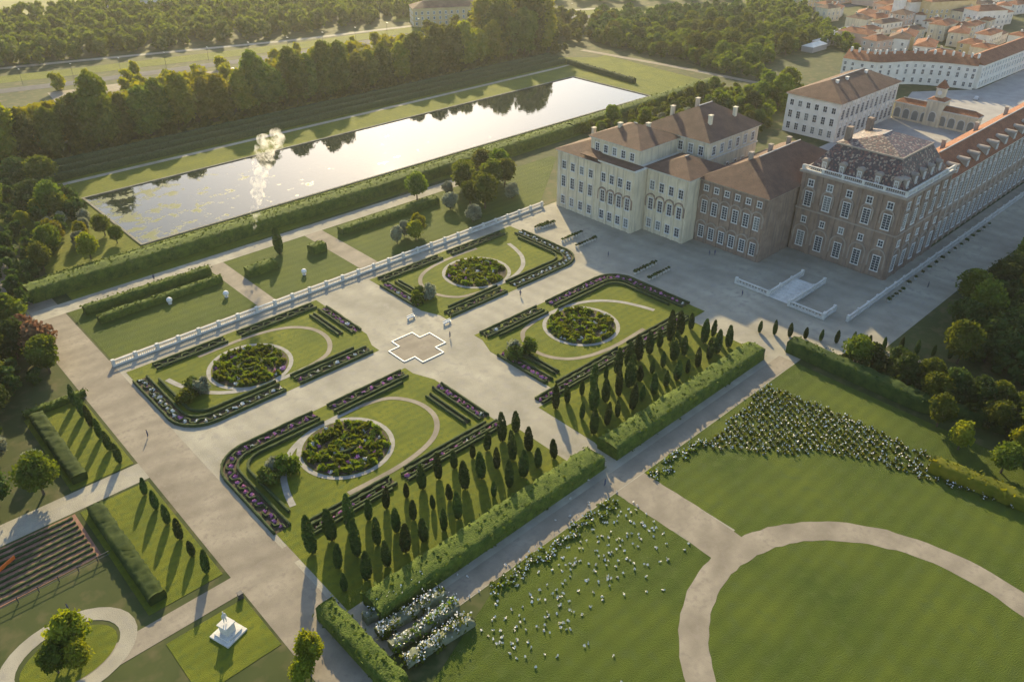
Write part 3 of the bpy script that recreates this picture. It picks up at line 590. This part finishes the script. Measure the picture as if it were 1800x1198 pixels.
facade(ga,'-y',71.6,234,344.6,26,[(1.8,2.0,5.2,5),(11.6,2.0,5.6,5),(18.0,1.2,1.3,1)],arches=((7.0,1.5,'greyplaster'),),pil=.9,pm='greyplaster',zt=20.2)
facade(ga,'+y',84,236,344,24,[(11.6,2.0,5.6,5)]); r5=hip(ga,233.1,345,71.6,84,20.9,4.6,'roof_red')
for x in (250,275,300,325): chim(r5,x,81,24.6,'greyplaster')
for i in range(14):
    dormer(ga,'-y',72.6,238+i*7.4,20.95); ga.children[-1].scale=(.5,.45,.5)
# courtyard
struct(sheet('courtyard_paving',[(226,84.2),(480,84.2),(480,118),(352,118),(352,139),(226,139)],-.012,'paving'))
struct(sheet('courtyard_lane',[(199,122.2),(226,122.2),(226,127.8),(199,127.8)],-.01,'paving'))
cw=empty('court_wing',(0,0,0)); tag(cw,'cream courtyard wing with arcaded side and brown hipped roof by the woods','palace')
block(cw,302,352,138,160.5,15,'whiteplaster'); cornice(cw,302,352,138,160.5,14.7); r6=hip(cw,302,352,138,160.5,15.2,5.2,'roof')
facade(cw,'-x',302,138.5,160,6,[(1.5,1.5,2.6,2),(6.0,1.5,2.8,2),(10.8,1.5,2.2,1)]); facade(cw,'-y',138,303,351,12,[(1.3,2.2,4.0,3),(8.4,2.0,3.8,3)],arches=((5.6,1.2,'whiteplaster'),(12.4,1.1,'whiteplaster')),pil=.5,pm='whiteplaster',zt=14.6)
for x in (314,322,338): chim(r6,x,147,19,'whiteplaster')
tw=empty('clock_tower_gate',(0,0,0)); tag(tw,'small arched clock tower over the courtyard gate with red pyramid roofs','tower')
block(tw,352.3,357,104,137.8,6.6,'cream','arcade_wall'); cornice(tw,352.3,357,104,137.8,6.5,o=.4); hip(tw,352.3,357,104,137.8,7.0,1.6,'roof_red',.3)
for i in range(9):
    if i in (4,): continue
    y=106+i*3.75; mm=('garch',)
    if mm not in WM:
        me=arch_mesh(1.25,.25,8,2.6); me.materials.append(M['stone']); WM[mm]=me; WM['gdark']=mesh('opening',[(-1.25,0,-2.6)]+[(-1.25*math.cos(PI*k_/8),0,1.25*math.sin(PI*k_/8)) for k_ in range(9)]+[(1.25,0,-2.6)],[tuple(range(11))[::-1]]); WM['gdark'].materials.append(M['arch_shade'])  # flat panel on the solid wall; the open arch's shade is its grey colour
    place(WM[mm],'arch',tw,'-x',352.3,y,3.4,0); place(WM['gdark'],'arch_opening',tw,'-x',352.3,y,3.4,.02)
block(tw,351.4,357.6,118,124.6,10.2,'cream','gatehouse'); cornice(tw,351.4,357.6,118,124.6,10.1,o=.35); hip(tw,351.4,357.6,118,124.6,10.6,1.7,'roof_red',.3,'gate_roof')
block(tw,352.9,356.1,119.7,122.9,15.2,'cream','tower_shaft',z0=10.4); cornice(tw,352.9,356.1,119.7,122.9,15.0,o=.3,h=.3); hip(tw,352.9,356.1,119.7,122.9,15.3,3.2,'roof_red',.4,'spire_roof',inset=1.9)
place(WM[('garch',)],'arch',tw,'-x',351.4,121.3,4.6,0); place(WM['gdark'],'gate_opening',tw,'-x',351.4,121.3,4.6,.02)
ck=MB(); ck.lathe([(.9,0),(.9,.12)],16); cko=ck.build('clock_face','frame',tw); cko.rotation_euler=(0,-PI/2,0); cko.location=(352.86,121.3,13.4)
# square with curved white town buildings
def polyline_building(name,pts,depth,h,label,m='whiteplaster',roof='roof_red',bay=3.4,rows=((1.2,1.1,2.0),(5.0,1.1,2.2),(8.2,1.1,1.3)),rh=3.4):
    e=empty(name,(0,0,0)); tag(e,label,'building'); p=np.array(pts,float); n=normals(p)
    # facade side = left of travel direction reversed: outward normal -n
    q=p+n*depth; k=len(p); V=[(*a,0) for a in p]+[(*a,0) for a in q]+[(*a,h) for a in p]+[(*a,h) for a in q]
    F=[]
    for i in range(k-1): F+=[(i,i+1,2*k+i+1,2*k+i),(k+i+1,k+i,3*k+i,3*k+i+1)]
    F+=[(0,2*k,3*k,k),(k-1,2*k-1,4*k-1,3*k-1)]; link('wall',mesh('wall',V,F),m,e)
    r=p-n*.6; s=q+n*.6; md=(p+q)/2; V=[(*a,h) for a in r]+[(*a,h+rh) for a in md]+[(*a,h) for a in s]
    F=[]
    for i in range(k-1): F+=[(i,i+1,k+i+1,k+i),(k+i,k+i+1,2*k+i+1,2*k+i)]
    F+=[(0,k,2*k),(k-1,3*k-1,2*k-1)]; ro=link('roof',mesh('roof',V,F),roof,e)
    for i in range(k-1):
        a,b_=p[i],p[i+1]; L_=np.linalg.norm(b_-a); t=(b_-a)/L_; nn=max(1,int(L_/bay)); ang=math.atan2(t[1],t[0])
        for j in range(nn):
            c=a+t*(L_*(j+.5)/nn)
            for (z,wd,hh) in rows:
                if z+hh>h: continue
                wm,g=WN(wd,hh,1); o_=link('window',wm,None,e,(c[0]+t[1]*.03,c[1]-t[0]*.03,z),ang); link('pane',g,None,o_)
        c=(a+b_)/2+np.array([-t[1],t[0]])*depth*.4; MB().box(-.5,.5,-.4,.4,-1,1.6).build('chimney',m,ro,loc=(c[0],c[1],h+rh-.4))
    return e
polyline_building('curved_town_building',curve([(394,184),(397,168),(412,158),(420,145),(424,132)][::-1],4)[::-1],12,11,'long curved white building with red roof facing the palace square')
polyline_building('street_building',[(427,131),(560,128)],12,11,'long white terraced building running up the town street from the square')
polyline_building('street_building',[(480,96),(480,84),(650,80)],12,9,'pale terraced building on the near side of the town street','pinkplaster')
struct(sheet('town_street',[(352,104),(440,84),(700,96),(700,127),(428,130),(400,150),(352,138)],-.009,'paving'))
def house(x,y,a,L_,W_,h,m,rm,label,group,cat='house'):
    e=empty('house',(x,y,0),a); tag(e,label,cat,group); MB().box(-L_/2,L_/2,-W_/2,W_/2,0,h).build('wall',m,e)
    ro=hip(e,-L_/2,L_/2,-W_/2,W_/2,h,W_*.22,rm,.5); MB().box(L_*.2-.4,L_*.2+.4,-.4,.4,h+W_*.08,h+W_*.22+1).build('chimney',m,ro)
    for f_ in ('-y','-x'):
        ln=L_ if f_=='-y' else W_; n=max(2,int(ln/3.6))
        for i in range(n):
            t=-ln/2+ln*(i+.5)/n
            for z in (1.2,4.3,7.4):
                if z+1.6<h: win(e,f_,-W_/2 if f_=='-y' else -L_/2,t,z,1.0,1.5,1,.03)
    return e
ws=['whiteplaster','cream','yellowplaster','pinkplaster','whiteplaster']
tp_=[(440,142),(760,138),(760,330),(600,330),(500,245),(455,205)]
def av(x,y): return (128<y<143 and x<565) or (x<475 and y<150)
for i,(x,y) in enumerate(scatter(tp_,95,12.5,avoid=av)):
    house(x,y,rnd.choice([0,PI/2,.3,-.25]),rnd.uniform(12,20),rnd.uniform(8,11),rnd.uniform(5.5,9.5),(wc:=rnd.choice(ws)),rnd.choice(['roof_red','roof_red','roof']),f'{wc.replace("plaster","")} walled town house with tiled roof beyond the curved building',f'{wc.replace("plaster","")} town houses beyond the square')
for i,(x,y) in enumerate(scatter([(480,60),(780,50),(780,120),(652,124),(652,96),(490,94)],26,12.5,avoid=lambda x,y: y>66 and x<655)):
    house(x,y,rnd.choice([0,PI/2]),rnd.uniform(12,20),rnd.uniform(8,11),rnd.uniform(6,10),(wc:=rnd.choice(ws)),'roof_red',f'{wc.replace("plaster","")} walled town house behind the gallery wing',f'{wc.replace("plaster","")} town houses behind the gallery')
ch=empty('church',(566,232,0),-.4); tag(ch,'pale church with a tall square bell tower above the red roofs','church')
MB().box(0,26,-6,6,0,13).build('nave','whiteplaster',ch); hip(ch,0,26,-6,6,13,4,'roof_red'); MB().box(-6,-.5,-3,2.5,0,31).build('bell_tower','whiteplaster',ch); hip(ch,-6,-.5,-3,2.5,31,3,'roof_red',.4,'tower_roof',inset=2.6)
house(585,212,-.5,34,12,14,'yellowplaster','roof_red','large ochre building with rows of windows beside the church',None,'building')
house(580,186,-.5,22,12,12,'whiteplaster','roof_red','bright white house to the right of the ochre building',None)
# buildings among trees, far left
house(346,432,-.5,46,16,11,'yellowplaster','roof','long pale yellow villa half hidden among the trees',None,'building')
house(225,606,-.4,60,10,5,'whiteplaster','lead','long low white shed at the edge of the far field',None,'shed')
house(250,590,-.4,26,9,5,'pinkplaster','roof_red','low barn with red roof right of the white shed',None,'barn')
house(112,640,-.4,18,10,6,'whiteplaster','lead','pale house in the trees at far left',None)
gh=empty('greenhouse_row',(0,0,0)); tag(gh,'row of long low pale glass-roofed sheds behind the woods','greenhouse')
for i in range(4):
    x=440+i*17; y=224+i*3; MB().box(x,x+16,y,y+7,0,3).build('shed','lead',gh); hip(gh,x,x+16,y,y+7,3,1.6,'whiteplaster',.2)
# ---------------- trees ----------------
for i in range(34):
    x=58+i*8.4+rnd.uniform(-1.5,1.5)
    for r_ in range(1): tree(rnd.choice(['poplar','poplar','poplary']),x+r_*4,331+r_*11+rnd.uniform(-2,2),rnd.uniform(1.05,1.5),'tall bushy tree in the belt behind the far pond hedges','tree','tall trees behind the pond')
forest('tree_belt',[(54,338),(345,338),(350,352),(54,352)],95,5.2,'leaf_yellow',(1.2,1.9),'back rows of the tall tree belt behind the far pond hedges')
forest('tree_belt_undergrowth',[(40,321),(345,321),(345,332),(40,332)],170,3.2,'leaf',(.32,.5),'bushy undergrowth at the foot of the tree belt')
forest('left_wood_undergrowth',[(-20,172),(26,172),(26,205),(62,268),(62,300),(40,330),(-20,420)],330,4.2,'leaf_dark',(.4,.7),'dense undergrowth of the wood left of the pond')
for i in range(9): tree(rnd.choice(['poplary','poplar']),304+i*4.5+rnd.uniform(-2,2),338+rnd.uniform(-6,12),rnd.uniform(1.5,1.95),'very tall sunlit tree at the far end of the tree belt','tree','tallest sunlit trees')
wood([(-8,200),(36,205),(36,262),(64,268),(62,300),(40,330),(-20,420)],48,6.2,['round','dark','round','yellow'],.75,1.2,'broad tree in the wood left of the pond','trees left of the pond')
wood([(37,228),(62,232),(62,275),(40,270)],16,5,['round','yellow','grey'],.5,.8,'smaller tree at the left end of the pond','small trees at the pond end')
wood([(-15,172),(26,172),(26,204),(-15,204)],26,5.5,['brown','dark','brown','round'],.8,1.1,'copper-brown tree at the left edge','brown trees at the left edge')
wood([(-14,134),(13.5,134),(13.5,168),(-14,168)],20,5,['dark','dark','round','grey'],.55,.9,'dark leafy tree left of the narrow lawn','dark trees at the left edge')
wood([(302,172),(345,172),(372,224),(470,238),(455,330),(372,330),(366,214),(350,196),(306,196)],62,7,['round','dark','round'],.75,1.1,'round-headed tree in the dense wood behind the palace','trees in the wood behind the palace')
wood([(232,168),(300,164),(338,196),(334,216),(240,214)],42,5.2,['round','round','dark','grey'],.45,.7,'small round tree between the palace and the pond hedge','small trees behind the palace')
forest('palace_wood',[(302,172),(345,172),(372,224),(470,238),(455,330),(372,330),(366,214),(350,196),(306,196)],260,5.0,'leaf',(.6,.95),'dense wood filling the ground behind the palace')
forest('palace_thicket',[(232,166),(300,163),(338,196),(334,216),(240,214)],170,3.6,'leaf',(.35,.55),'thicket between the palace and the pond hedge')
wood([(148,176),(174,178),(184,206),(166,210),(143,202)],15,5,['grey','round','round'],.7,1.0,'grey-green tree on the lawn beside the palace corner','trees beside the palace corner')
for i,(x,y) in enumerate(((122,180),(126,182),(130,180.5),(127,177.5))): tree('grey' if i<2 else 'yellow',x,y,.62,['pale silvery bush tree, left of the lawn clump','pale silvery bush tree at the back of the lawn clump','yellow-green bush tree, right of the lawn clump','yellow-green bush tree at the front of the lawn clump'][i])
forest('slope_thicket',[(156,6),(166,6),(165,46),(156.5,58)],110,2.4,'leaf_dark',(.38,.55),'dense dark thicket below the slanting cypress row')
wood([(157,8),(164,8),(164,50),(157,60)],16,3.6,['dark','round'],.55,.8,'dense tree in the strip below the slanting cypress row','trees below the slanting cypresses')
wood([(172,2),(235,14),(275,46),(200,50),(176,42)],36,5.6,['dark','dark','round'],.65,1.0,'round tree in the grove below the terrace wall','trees below the terrace wall')
wood([(142,-8),(152,-8),(152,36),(142,30)],10,5,['round','yellow'],.5,.8,'tree beside the round park path','trees beside the round path')
for x,y,s,kd in ((4.5,98,.62,'yellow'),(1.5,96,.5,'round'),(4.2,94.6,.45,'yellow'),(28.5,72.5,.5,'yellow'),(26.4,71,.45,'yellow')): tree(kd,x,y,s,'low rounded golden bush '+('in the oval lawn at lower left' if x<10 else 'at the bottom edge by the avenue'),'bush','golden bushes in the oval lawn' if x<10 else 'golden bushes by the avenue','bush')
forest('roadside_trees',[(100,380),(230,352),(300,352),(330,400),(240,410),(100,432)],60,8,'leaf_yellow',(.6,1.0),'scattered bushy trees between the tree belt and the road')
wood([(100,380),(230,356),(300,356),(300,380)],14,12,['pink','brown'],.8,1.1,'tree between the tree belt and the car park','trees before the car park')
forest('road_bend_grove',[(330,352),(372,332),(420,350),(395,398),(300,412)],60,7,'leaf',(.7,1.2),'sunlit grove near the road bend')
forest('far_woodland',[(40,505),(250,468),(345,462),(420,520),(300,640),(60,640)],520,6.5,'leaf',(.8,1.35),'wide mixed woodland beyond the roads')
forest('far_woodland',[(430,440),(560,360),(700,310),(1100,420),(900,900),(300,1100),(330,640),(420,520)],900,10.5,'leaf_dark',(1.1,2.0),'dark distant forest along the upper edge')
forest('park_woodland',[(372,332),(470,300),(520,320),(430,372)],120,6.0,'leaf_dark',(.7,1.1),'dense dark trees between wood and meadow')
forest('grove_mass',[(176,4),(235,10),(330,30),(330,47),(202,49),(180,40)],330,4.2,'leaf_dark',(.5,.85),'dense dark grove below the terrace wall')
forest('town_gardens',[(455,205),(500,245),(600,330),(560,340),(470,290),(462,240)],110,6.5,'leaf',(.5,.9),'garden trees at the edge of the town')
forest('left_far_woodland',[(60,900),(330,760),(330,1500),(60,1500)],350,16,'leaf_dark',(1.6,2.6),'distant forest beyond the field')
forest('far_right_woodland',[(640,330),(900,120),(1400,200),(1200,500),(800,420)],300,14,'leaf_dark',(1.0,1.6),'distant trees beyond the town')
# ---------------- rose field, white flower rows ----------------
fld=[(137.5,66),(109.4,62.9),(118,52),(126,45.3),(131,34),(136,14.8),(139,20),(140,45)]
def flowers(name,pts,m,label,r_=.3,h=.45,leafm='leaf',lv_=True):
    V=[];F=[];k=0;W_=[];G=[];k2=0
    for (x,y) in pts:
        P=rng.normal(size=(6,3))*np.array([r_,r_,h*.35])+np.array([x,y,h*.8]); lv,lf=leaf_quads(P,.12); V.append(lv);F.append(lf+k);k+=len(lv)
        P=rng.normal(size=(14,3))*np.array([r_*.9,r_*.9,h*.3])+np.array([x,y,h*.35]); lv,lf=leaf_quads(P,.22); W_.append(lv);G.append(lf+k2);k2+=len(lv)
    e=empty(name,(0,0,0)); tag(e,label,'flowers',None,'stuff')
    link('blossom',mesh('blossom',np.concatenate(V),np.concatenate(F)),m,e)['kind']='stuff'; 
    if lv_: link('leaves',mesh('leaves',np.concatenate(W_),np.concatenate(G)),leafm,e)['kind']='stuff'
pts=[]
for i in range(60):
    for j in range(70):
        x=105+i*1.5+(j%2)*.75; y=12+j*1.3
        if inpoly(x,y,fld) and rnd.random()<.96: pts.append((x+rnd.uniform(-.08,.08),y+rnd.uniform(-.08,.08)))
flowers('rose_field',pts,'white_flower','large field of white rose bushes planted in rows',.26,.5); 
pts=[(x,64.6+rnd.uniform(-1.3,1.3)) for x in np.arange(56,86,.55)]+[(x,64.2+rnd.uniform(-1.1,1.1)) for x in np.arange(96,112,.6)]
flowers('rose_border',pts,'white_flower','loose border of white roses along the lower path')
pts=[(rnd.uniform(50,88),rnd.gauss(58,5)) for _ in range(230)]
flowers('wild_flowers',pts,'white_flower','white flowers scattered in the lower lawn',.09,.2,'lawn_dark',False)
for r_ in range(4):
    y=73.5-r_*3.4; v,f_=sweep([(38.2,y),(50,y-1)],1.7,1.3,.5,.3); tag(link('blossom_hedge',mesh('blossom_hedge',v,f_),'leaf_grey'),f'pale blossoming hedge row at lower left, number {["one","two","three","four"][r_]} below the broad hedge','hedge')
    flowers('hedge_blossom',[(rnd.uniform(38.4,50),y-.5+rnd.uniform(-.7,.7)) for _ in range(60)],'white_flower',f'white blossom covering pale hedge row {["one","two","three","four"][r_]} below the broad hedge',.3,1.9)
pts=[]
for i in range(34):
    for j in range(24): pts.append((-12+i*.8,115+j*.6)) if rnd.random()<.5 else None
struct(sheet('nursery_plot',[(-14,114),(14,114.5),(14,127.5),(-14,127.5)],.0,'dirt'))
for j in range(9):
    v,f_=sweep([(-14,115.2+j*1.4),(13.4,115.4+j*1.4)],.45,.3,.5,.1,nx=1); tag(link('crop_row',mesh('crop_row',v,f_),'box'),'low green crop row in the reddish plot at lower left','crop row','crop rows in the left plot')
fe=empty('fence',(0,113.3,0)); tag(fe,'dark post and rail fence under the reddish plot','fence')
for x in range(-14,16,3): MB().box(x-.07,x+.07,-.07,.07,0,1.3).build('post','metal',fe)
for z in (.5,1.1): MB().box(-14,15,-.03,.03,z,z+.1).build('rail','metal',fe)
struct(sheet('oval_lawn',[(3.5+6.6*math.cos(R(a)),97.6+4.8*math.sin(R(a))) for a in range(0,360,12)],.0,'lawn',thick=.03))
struct(ribbon('oval_path',[(3.5+8.3*math.cos(R(a)),98+6.6*math.sin(R(a))) for a in range(0,361,12)],2.4,-.002,'gravel',1,closed=True))
# ---------------- small things ----------------
def bench(x,y,a,label):
    e=empty('bench',(x,y,0),a); tag(e,label,'bench'); MB().box(-1.1,1.1,-.28,.28,.42,.52).build('seat','frame',e); MB().box(-1.1,1.1,.24,.32,.6,1.0).build('backrest','frame',e)
    for q in (-.9,.9): MB().box(q-.08,q+.08,-.25,.3,0,.42).build('leg','frame',e)
bench(98.2,141.6,0,'white bench at the corner of the upper palace-side parterre, left one'); bench(103.2,133.6,0,'white bench at the corner of the upper palace-side parterre, right one')
for x,y,l in ((91.2,180.5,'white stone ball on a foot on the upper lawn, nearest the cross avenue'),(57.7,189.8,'white stone ball on the upper lawn, near the left hedges'),(69.9,183.3,'white stone ball on the upper lawn, beside the first cross path')):
    e=empty('stone_ball',(x,y,0)); tag(e,l,'sculpture'); b=MB(); b.lathe([(.5,0),(.5,.3),(.3,.4)],10); b.build('foot','stone',e); v=ICO2[0]*.75+np.array([0,0,1.1]); link('ball',mesh('ball',v,ICO2[1],True),'frame',e)
s=empty('statue',(22.2,85.6,0),.3); tag(s,'white marble figure on a stepped plinth in the square lawn','statue')
MB().box(-1.9,1.9,-1.9,1.9,0,.3).box(-1.4,1.4,-1.4,1.4,.3,.6).build('base','stone',s); MB().box(-.8,.8,-.8,.8,.6,2.2).box(-.95,.95,-.95,.95,2.2,2.4).build('plinth','stone',s)
def figure(pose,rad,name,parent,m,z=0,sc_=1):
    me=bpy.data.meshes.new(name); me.from_pydata([tuple(c*sc_ for c in p[:3]) for p in pose],[(p[3],i) for i,p in enumerate(pose) if p[3]>=0],[])
    o_=link(name,me,m,parent,(0,0,z)); sk=o_.modifiers.new('skin','SKIN')
    for i,r_ in enumerate(rad): me.skin_vertices[0].data[i].radius=(r_*sc_,r_*sc_)
    me.skin_vertices[0].data[0].use_root=True; o_.modifiers.new('sub','SUBSURF').levels=1; return o_
POSE=[(0,0,.95,-1),(0,0,1.2,0),(0,0,1.42,1),(0,0,1.55,2),(0,0,1.68,3),(.2,0,1.4,2),(.27,0,1.12,5),(.25,-.1,.86,6),(-.2,0,1.4,2),(-.27,0,1.12,8),(-.25,-.12,.88,9),(.1,0,.9,0),(.12,-.06,.5,11),(.12,.02,.08,12),(-.1,0,.9,0),(-.12,.04,.5,14),(-.12,.12,.08,15)]
RAD=[.15,.13,.15,.06,.11,.07,.05,.04,.07,.05,.04,.1,.07,.05,.1,.07,.05]
def addskin(me):
    pass
def person(x,y,a,label,m='clothes',grp=None):
    e=empty('person',(x,y,0),a); tag(e,label,'person',grp)
    me=bpy.data.meshes.new('body'); bm=bmesh.new(); sl_=bm.verts.layers.skin.verify(); vv=[]
    for i,p in enumerate(POSE):
        v=bm.verts.new(p[:3]); v[sl_].radius=(RAD[i],RAD[i]); v[sl_].use_root=(i==0); vv.append(v)
    for i,p in enumerate(POSE):
        if p[3]>=0: bm.edges.new((vv[p[3]],vv[i]))
    bm.to_mesh(me); bm.free(); o_=link('body',me,m,e); o_.modifiers.new('skin','SKIN'); o_.modifiers.new('sub','SUBSURF').levels=1
    v=ICO1[0]*np.array([.1,.11,.12])+np.array([0,.02,1.74]); link('hair',mesh('hair',v,ICO1[1]),'bark',e); return e
fg=person(22.2,85.6,.3,'x','stone'); 
for q in list(fg.children): q.parent=s; q.name='figure' if q.name.startswith('body') else 'head_drapery'; q.location=(0,0,2.4); q.scale=(1.35,)*3; q.data.materials.clear(); q.data.materials.append(M['stone'])
bpy.data.objects.remove(fg)
person(87.5,68.6,.4,'person in dark clothes walking on the lower path near the avenue')
for i,(x,y) in enumerate(((4.2,105.3),(5.2,105.6),(6.2,106.2))): person(x,y,i*.8,['person in dark clothes on the oval path, nearest the plot corner','person in dark clothes on the oval path, middle of three','person in dark clothes on the oval path, rightmost of three'][i])
person(160,131,1,'person standing alone on the gravel before the palace door'); person(126,131.5,2,'person walking on the middle avenue between the parterres'); person(99.5,128,.5,'person beside the cross-shaped basin')
for x,y,a,l in ((182,112,1,'visitor in dark clothes in the shade before the brick block, left one'),(183.2,111,2,'visitor in dark clothes in the shade before the brick block, right one'),(208,61,0,'visitor on the gravel below the terrace wall'),(32,140,1.2,'person walking down the main left avenue'),(60,205.5,.3,'person strolling on the upper walk beside the tall hedge'),(168,92,1,'visitor near the far short balustrade of the steps')): person(x,y,a,l)
e=empty('litter_bin',(26.7,90.6,0)); tag(e,'small dark litter bin at the corner of the statue lawn','bin'); MB().box(-.35,.35,-.35,.35,0,1.0).build('body','metal',e); MB().box(-.4,.4,-.4,.4,1.0,1.08).build('lid','metal',e)
e=empty('barrier',(1,122,0),.5); tag(e,'orange plastic barrier lying across the reddish plot','barrier'); MB().box(-2.6,2.6,-.08,.08,.25,.9).build('panel','orange',e); MB().box(-2.3,-2.1,-.4,.4,0,.25).build('foot','metal',e); MB().box(2.1,2.3,-.4,.4,0,.25).build('foot','metal',e)
lp=MB(); lp.lathe([(.09,0),(.06,5),(.05,7.6)],6); lpm=lp.me('pole'); lpm.materials.append(M['metal']); lh=MB().box(-.15,1.3,-.14,.14,7.5,7.65).me('lamp_head'); lh.materials.append(M['frame'])
for i in range(16):
    x=96+i*22; y=np.interp(x,[60,119,233,283,397,470],[460,446,428,427,415,368]); e=empty('street_lamp',(x,float(y),0),-1.4); tag(e,'tall street lamp beside the grey road beyond the trees','lamp','street lamps along the road'); link('pole',lpm,None,e); link('lamp_head',lh,None,e)
cb=MB(); cb.box(-2.1,2.1,-.85,.85,.3,.85); cb.add([(-1.5,-.8,.85),(1.3,-.8,.85),(1.3,.8,.85),(-1.5,.8,.85),(-1.1,-.65,1.42),(.8,-.65,1.42),(.8,.65,1.42),(-1.1,.65,1.42)],[(4,5,6,7),(0,1,5,4),(1,2,6,5),(2,3,7,6),(3,0,4,7)]); cbm={}
for nm_,c_ in (('white',(.7,.7,.7)),('silver',(.4,.42,.45)),('dark',(.04,.05,.07)),('red',(.4,.04,.03))):
    M['paint_'+nm_]=mat('car_paint_'+nm_,c_,rough=.3,spec=.5); me=cb.me('body'); me.materials.append(M['paint_'+nm_]); cbm[nm_]=me
whm=MB(); 
for sx in (-1.3,1.3):
    for sy in (-.86,.66): whm.box(sx-.32,sx+.32,sy,sy+.2,0,.62)
whm=whm.me('wheels'); whm.materials.append(M['metal'])
for i in range(26):
    t=rnd.random(); x=100+130*t; y=np.interp(x,[96,235],[412,388])+rnd.choice([-8,-3,6,11]); c_=rnd.choice(list(cbm)); e=empty('parked_car',(x,float(y),.02),1.4+rnd.uniform(-.1,.1)); tag(e,f'{c_} car in the car park beyond the tree belt','car',f'{c_} cars in the car park'); link('body',cbm[c_],None,e); link('wheels',whm,None,e)
for i in range(5):
    x,y=[(430,108),(446,112),(470,110),(500,114),(408,124)][i]; c_=['dark','silver','white','red','silver'][i]; e=empty('parked_car',(x,y,.02),.05*i); tag(e,f'{c_} car on the town street, number {["one","two","three","four","five"][i]} from the square','car'); link('body',cbm[c_],None,e); link('wheels',whm,None,e)
# ---------------- smoke rising by the pond ----------------
V=[];F=[];k_=0
for i in range(90):
    t=(i/89)**.85; r_=(.5+1.5*t**.8)*rnd.uniform(.5,1.1); x=92.5+9*t**1.3+rnd.uniform(-3,3)*t; y=210.5-1.5*t+rnd.uniform(-3,3)*t; z=2+27*t+rnd.uniform(-1.2,1.2)*t
    v=ICO2[0]*r_*(1+.25*(rng.random((len(ICO2[0]),1))-.5))+np.array([x,y,z]); V.append(v);F.append(ICO2[1]+k_);k_+=len(v)
m=bpy.data.materials.new('smoke'); m.use_nodes=True; nt=m.node_tree; nt.nodes.remove(nt.nodes['Principled BSDF']); pv=nt.nodes.new('ShaderNodeVolumePrincipled'); pv.inputs['Color'].default_value=(.95,.93,.9,1); pv.inputs['Density'].default_value=.3; pv.inputs['Anisotropy'].default_value=.4; nz=nt.nodes.new('ShaderNodeTexNoise'); nz.inputs['Scale'].default_value=.55; nz.inputs['Detail'].default_value=4; tc=nt.nodes.new('ShaderNodeNewGeometry'); nt.links.new(tc.outputs['Position'],nz.inputs['Vector']); mr=nt.nodes.new('ShaderNodeMapRange'); mr.inputs[1].default_value=.46; mr.inputs[2].default_value=.72; mr.inputs[4].default_value=.55; nt.links.new(nz.outputs['Fac'],mr.inputs[0]); nt.links.new(mr.outputs[0],pv.inputs['Density'])
nt.links.new(pv.outputs[0],nt.nodes['Material Output'].inputs['Volume']); M['smoke']=m
tag(link('smoke_plume',mesh('smoke_plume',np.concatenate(V),np.concatenate(F),True),'smoke'),'white smoke plume drifting up over the pond from the hedge','smoke',None,'stuff')
# ---------------- haze ----------------
HZ=True
if HZ:
    m=bpy.data.materials.new('haze'); m.use_nodes=True; nt=m.node_tree; nt.nodes.remove(nt.nodes['Principled BSDF']); pv=nt.nodes.new('ShaderNodeVolumePrincipled'); pv.inputs['Color'].default_value=(.95,.95,.93,1); pv.inputs['Density'].default_value=.00008; pv.inputs['Anisotropy'].default_value=.6
    nt.links.new(pv.outputs[0],nt.nodes['Material Output'].inputs['Volume']); M['haze']=m
    o=MB().box(-400,6200,-400,6200,-1.5,106).build('haze','haze'); o['kind']='stuff'; o['label']='thin pale evening haze over the whole park'; o['category']='haze'
sc.cycles.volume_bounces=1; sc.cycles.max_bounces=8; sc.cycles.transparent_max_bounces=12
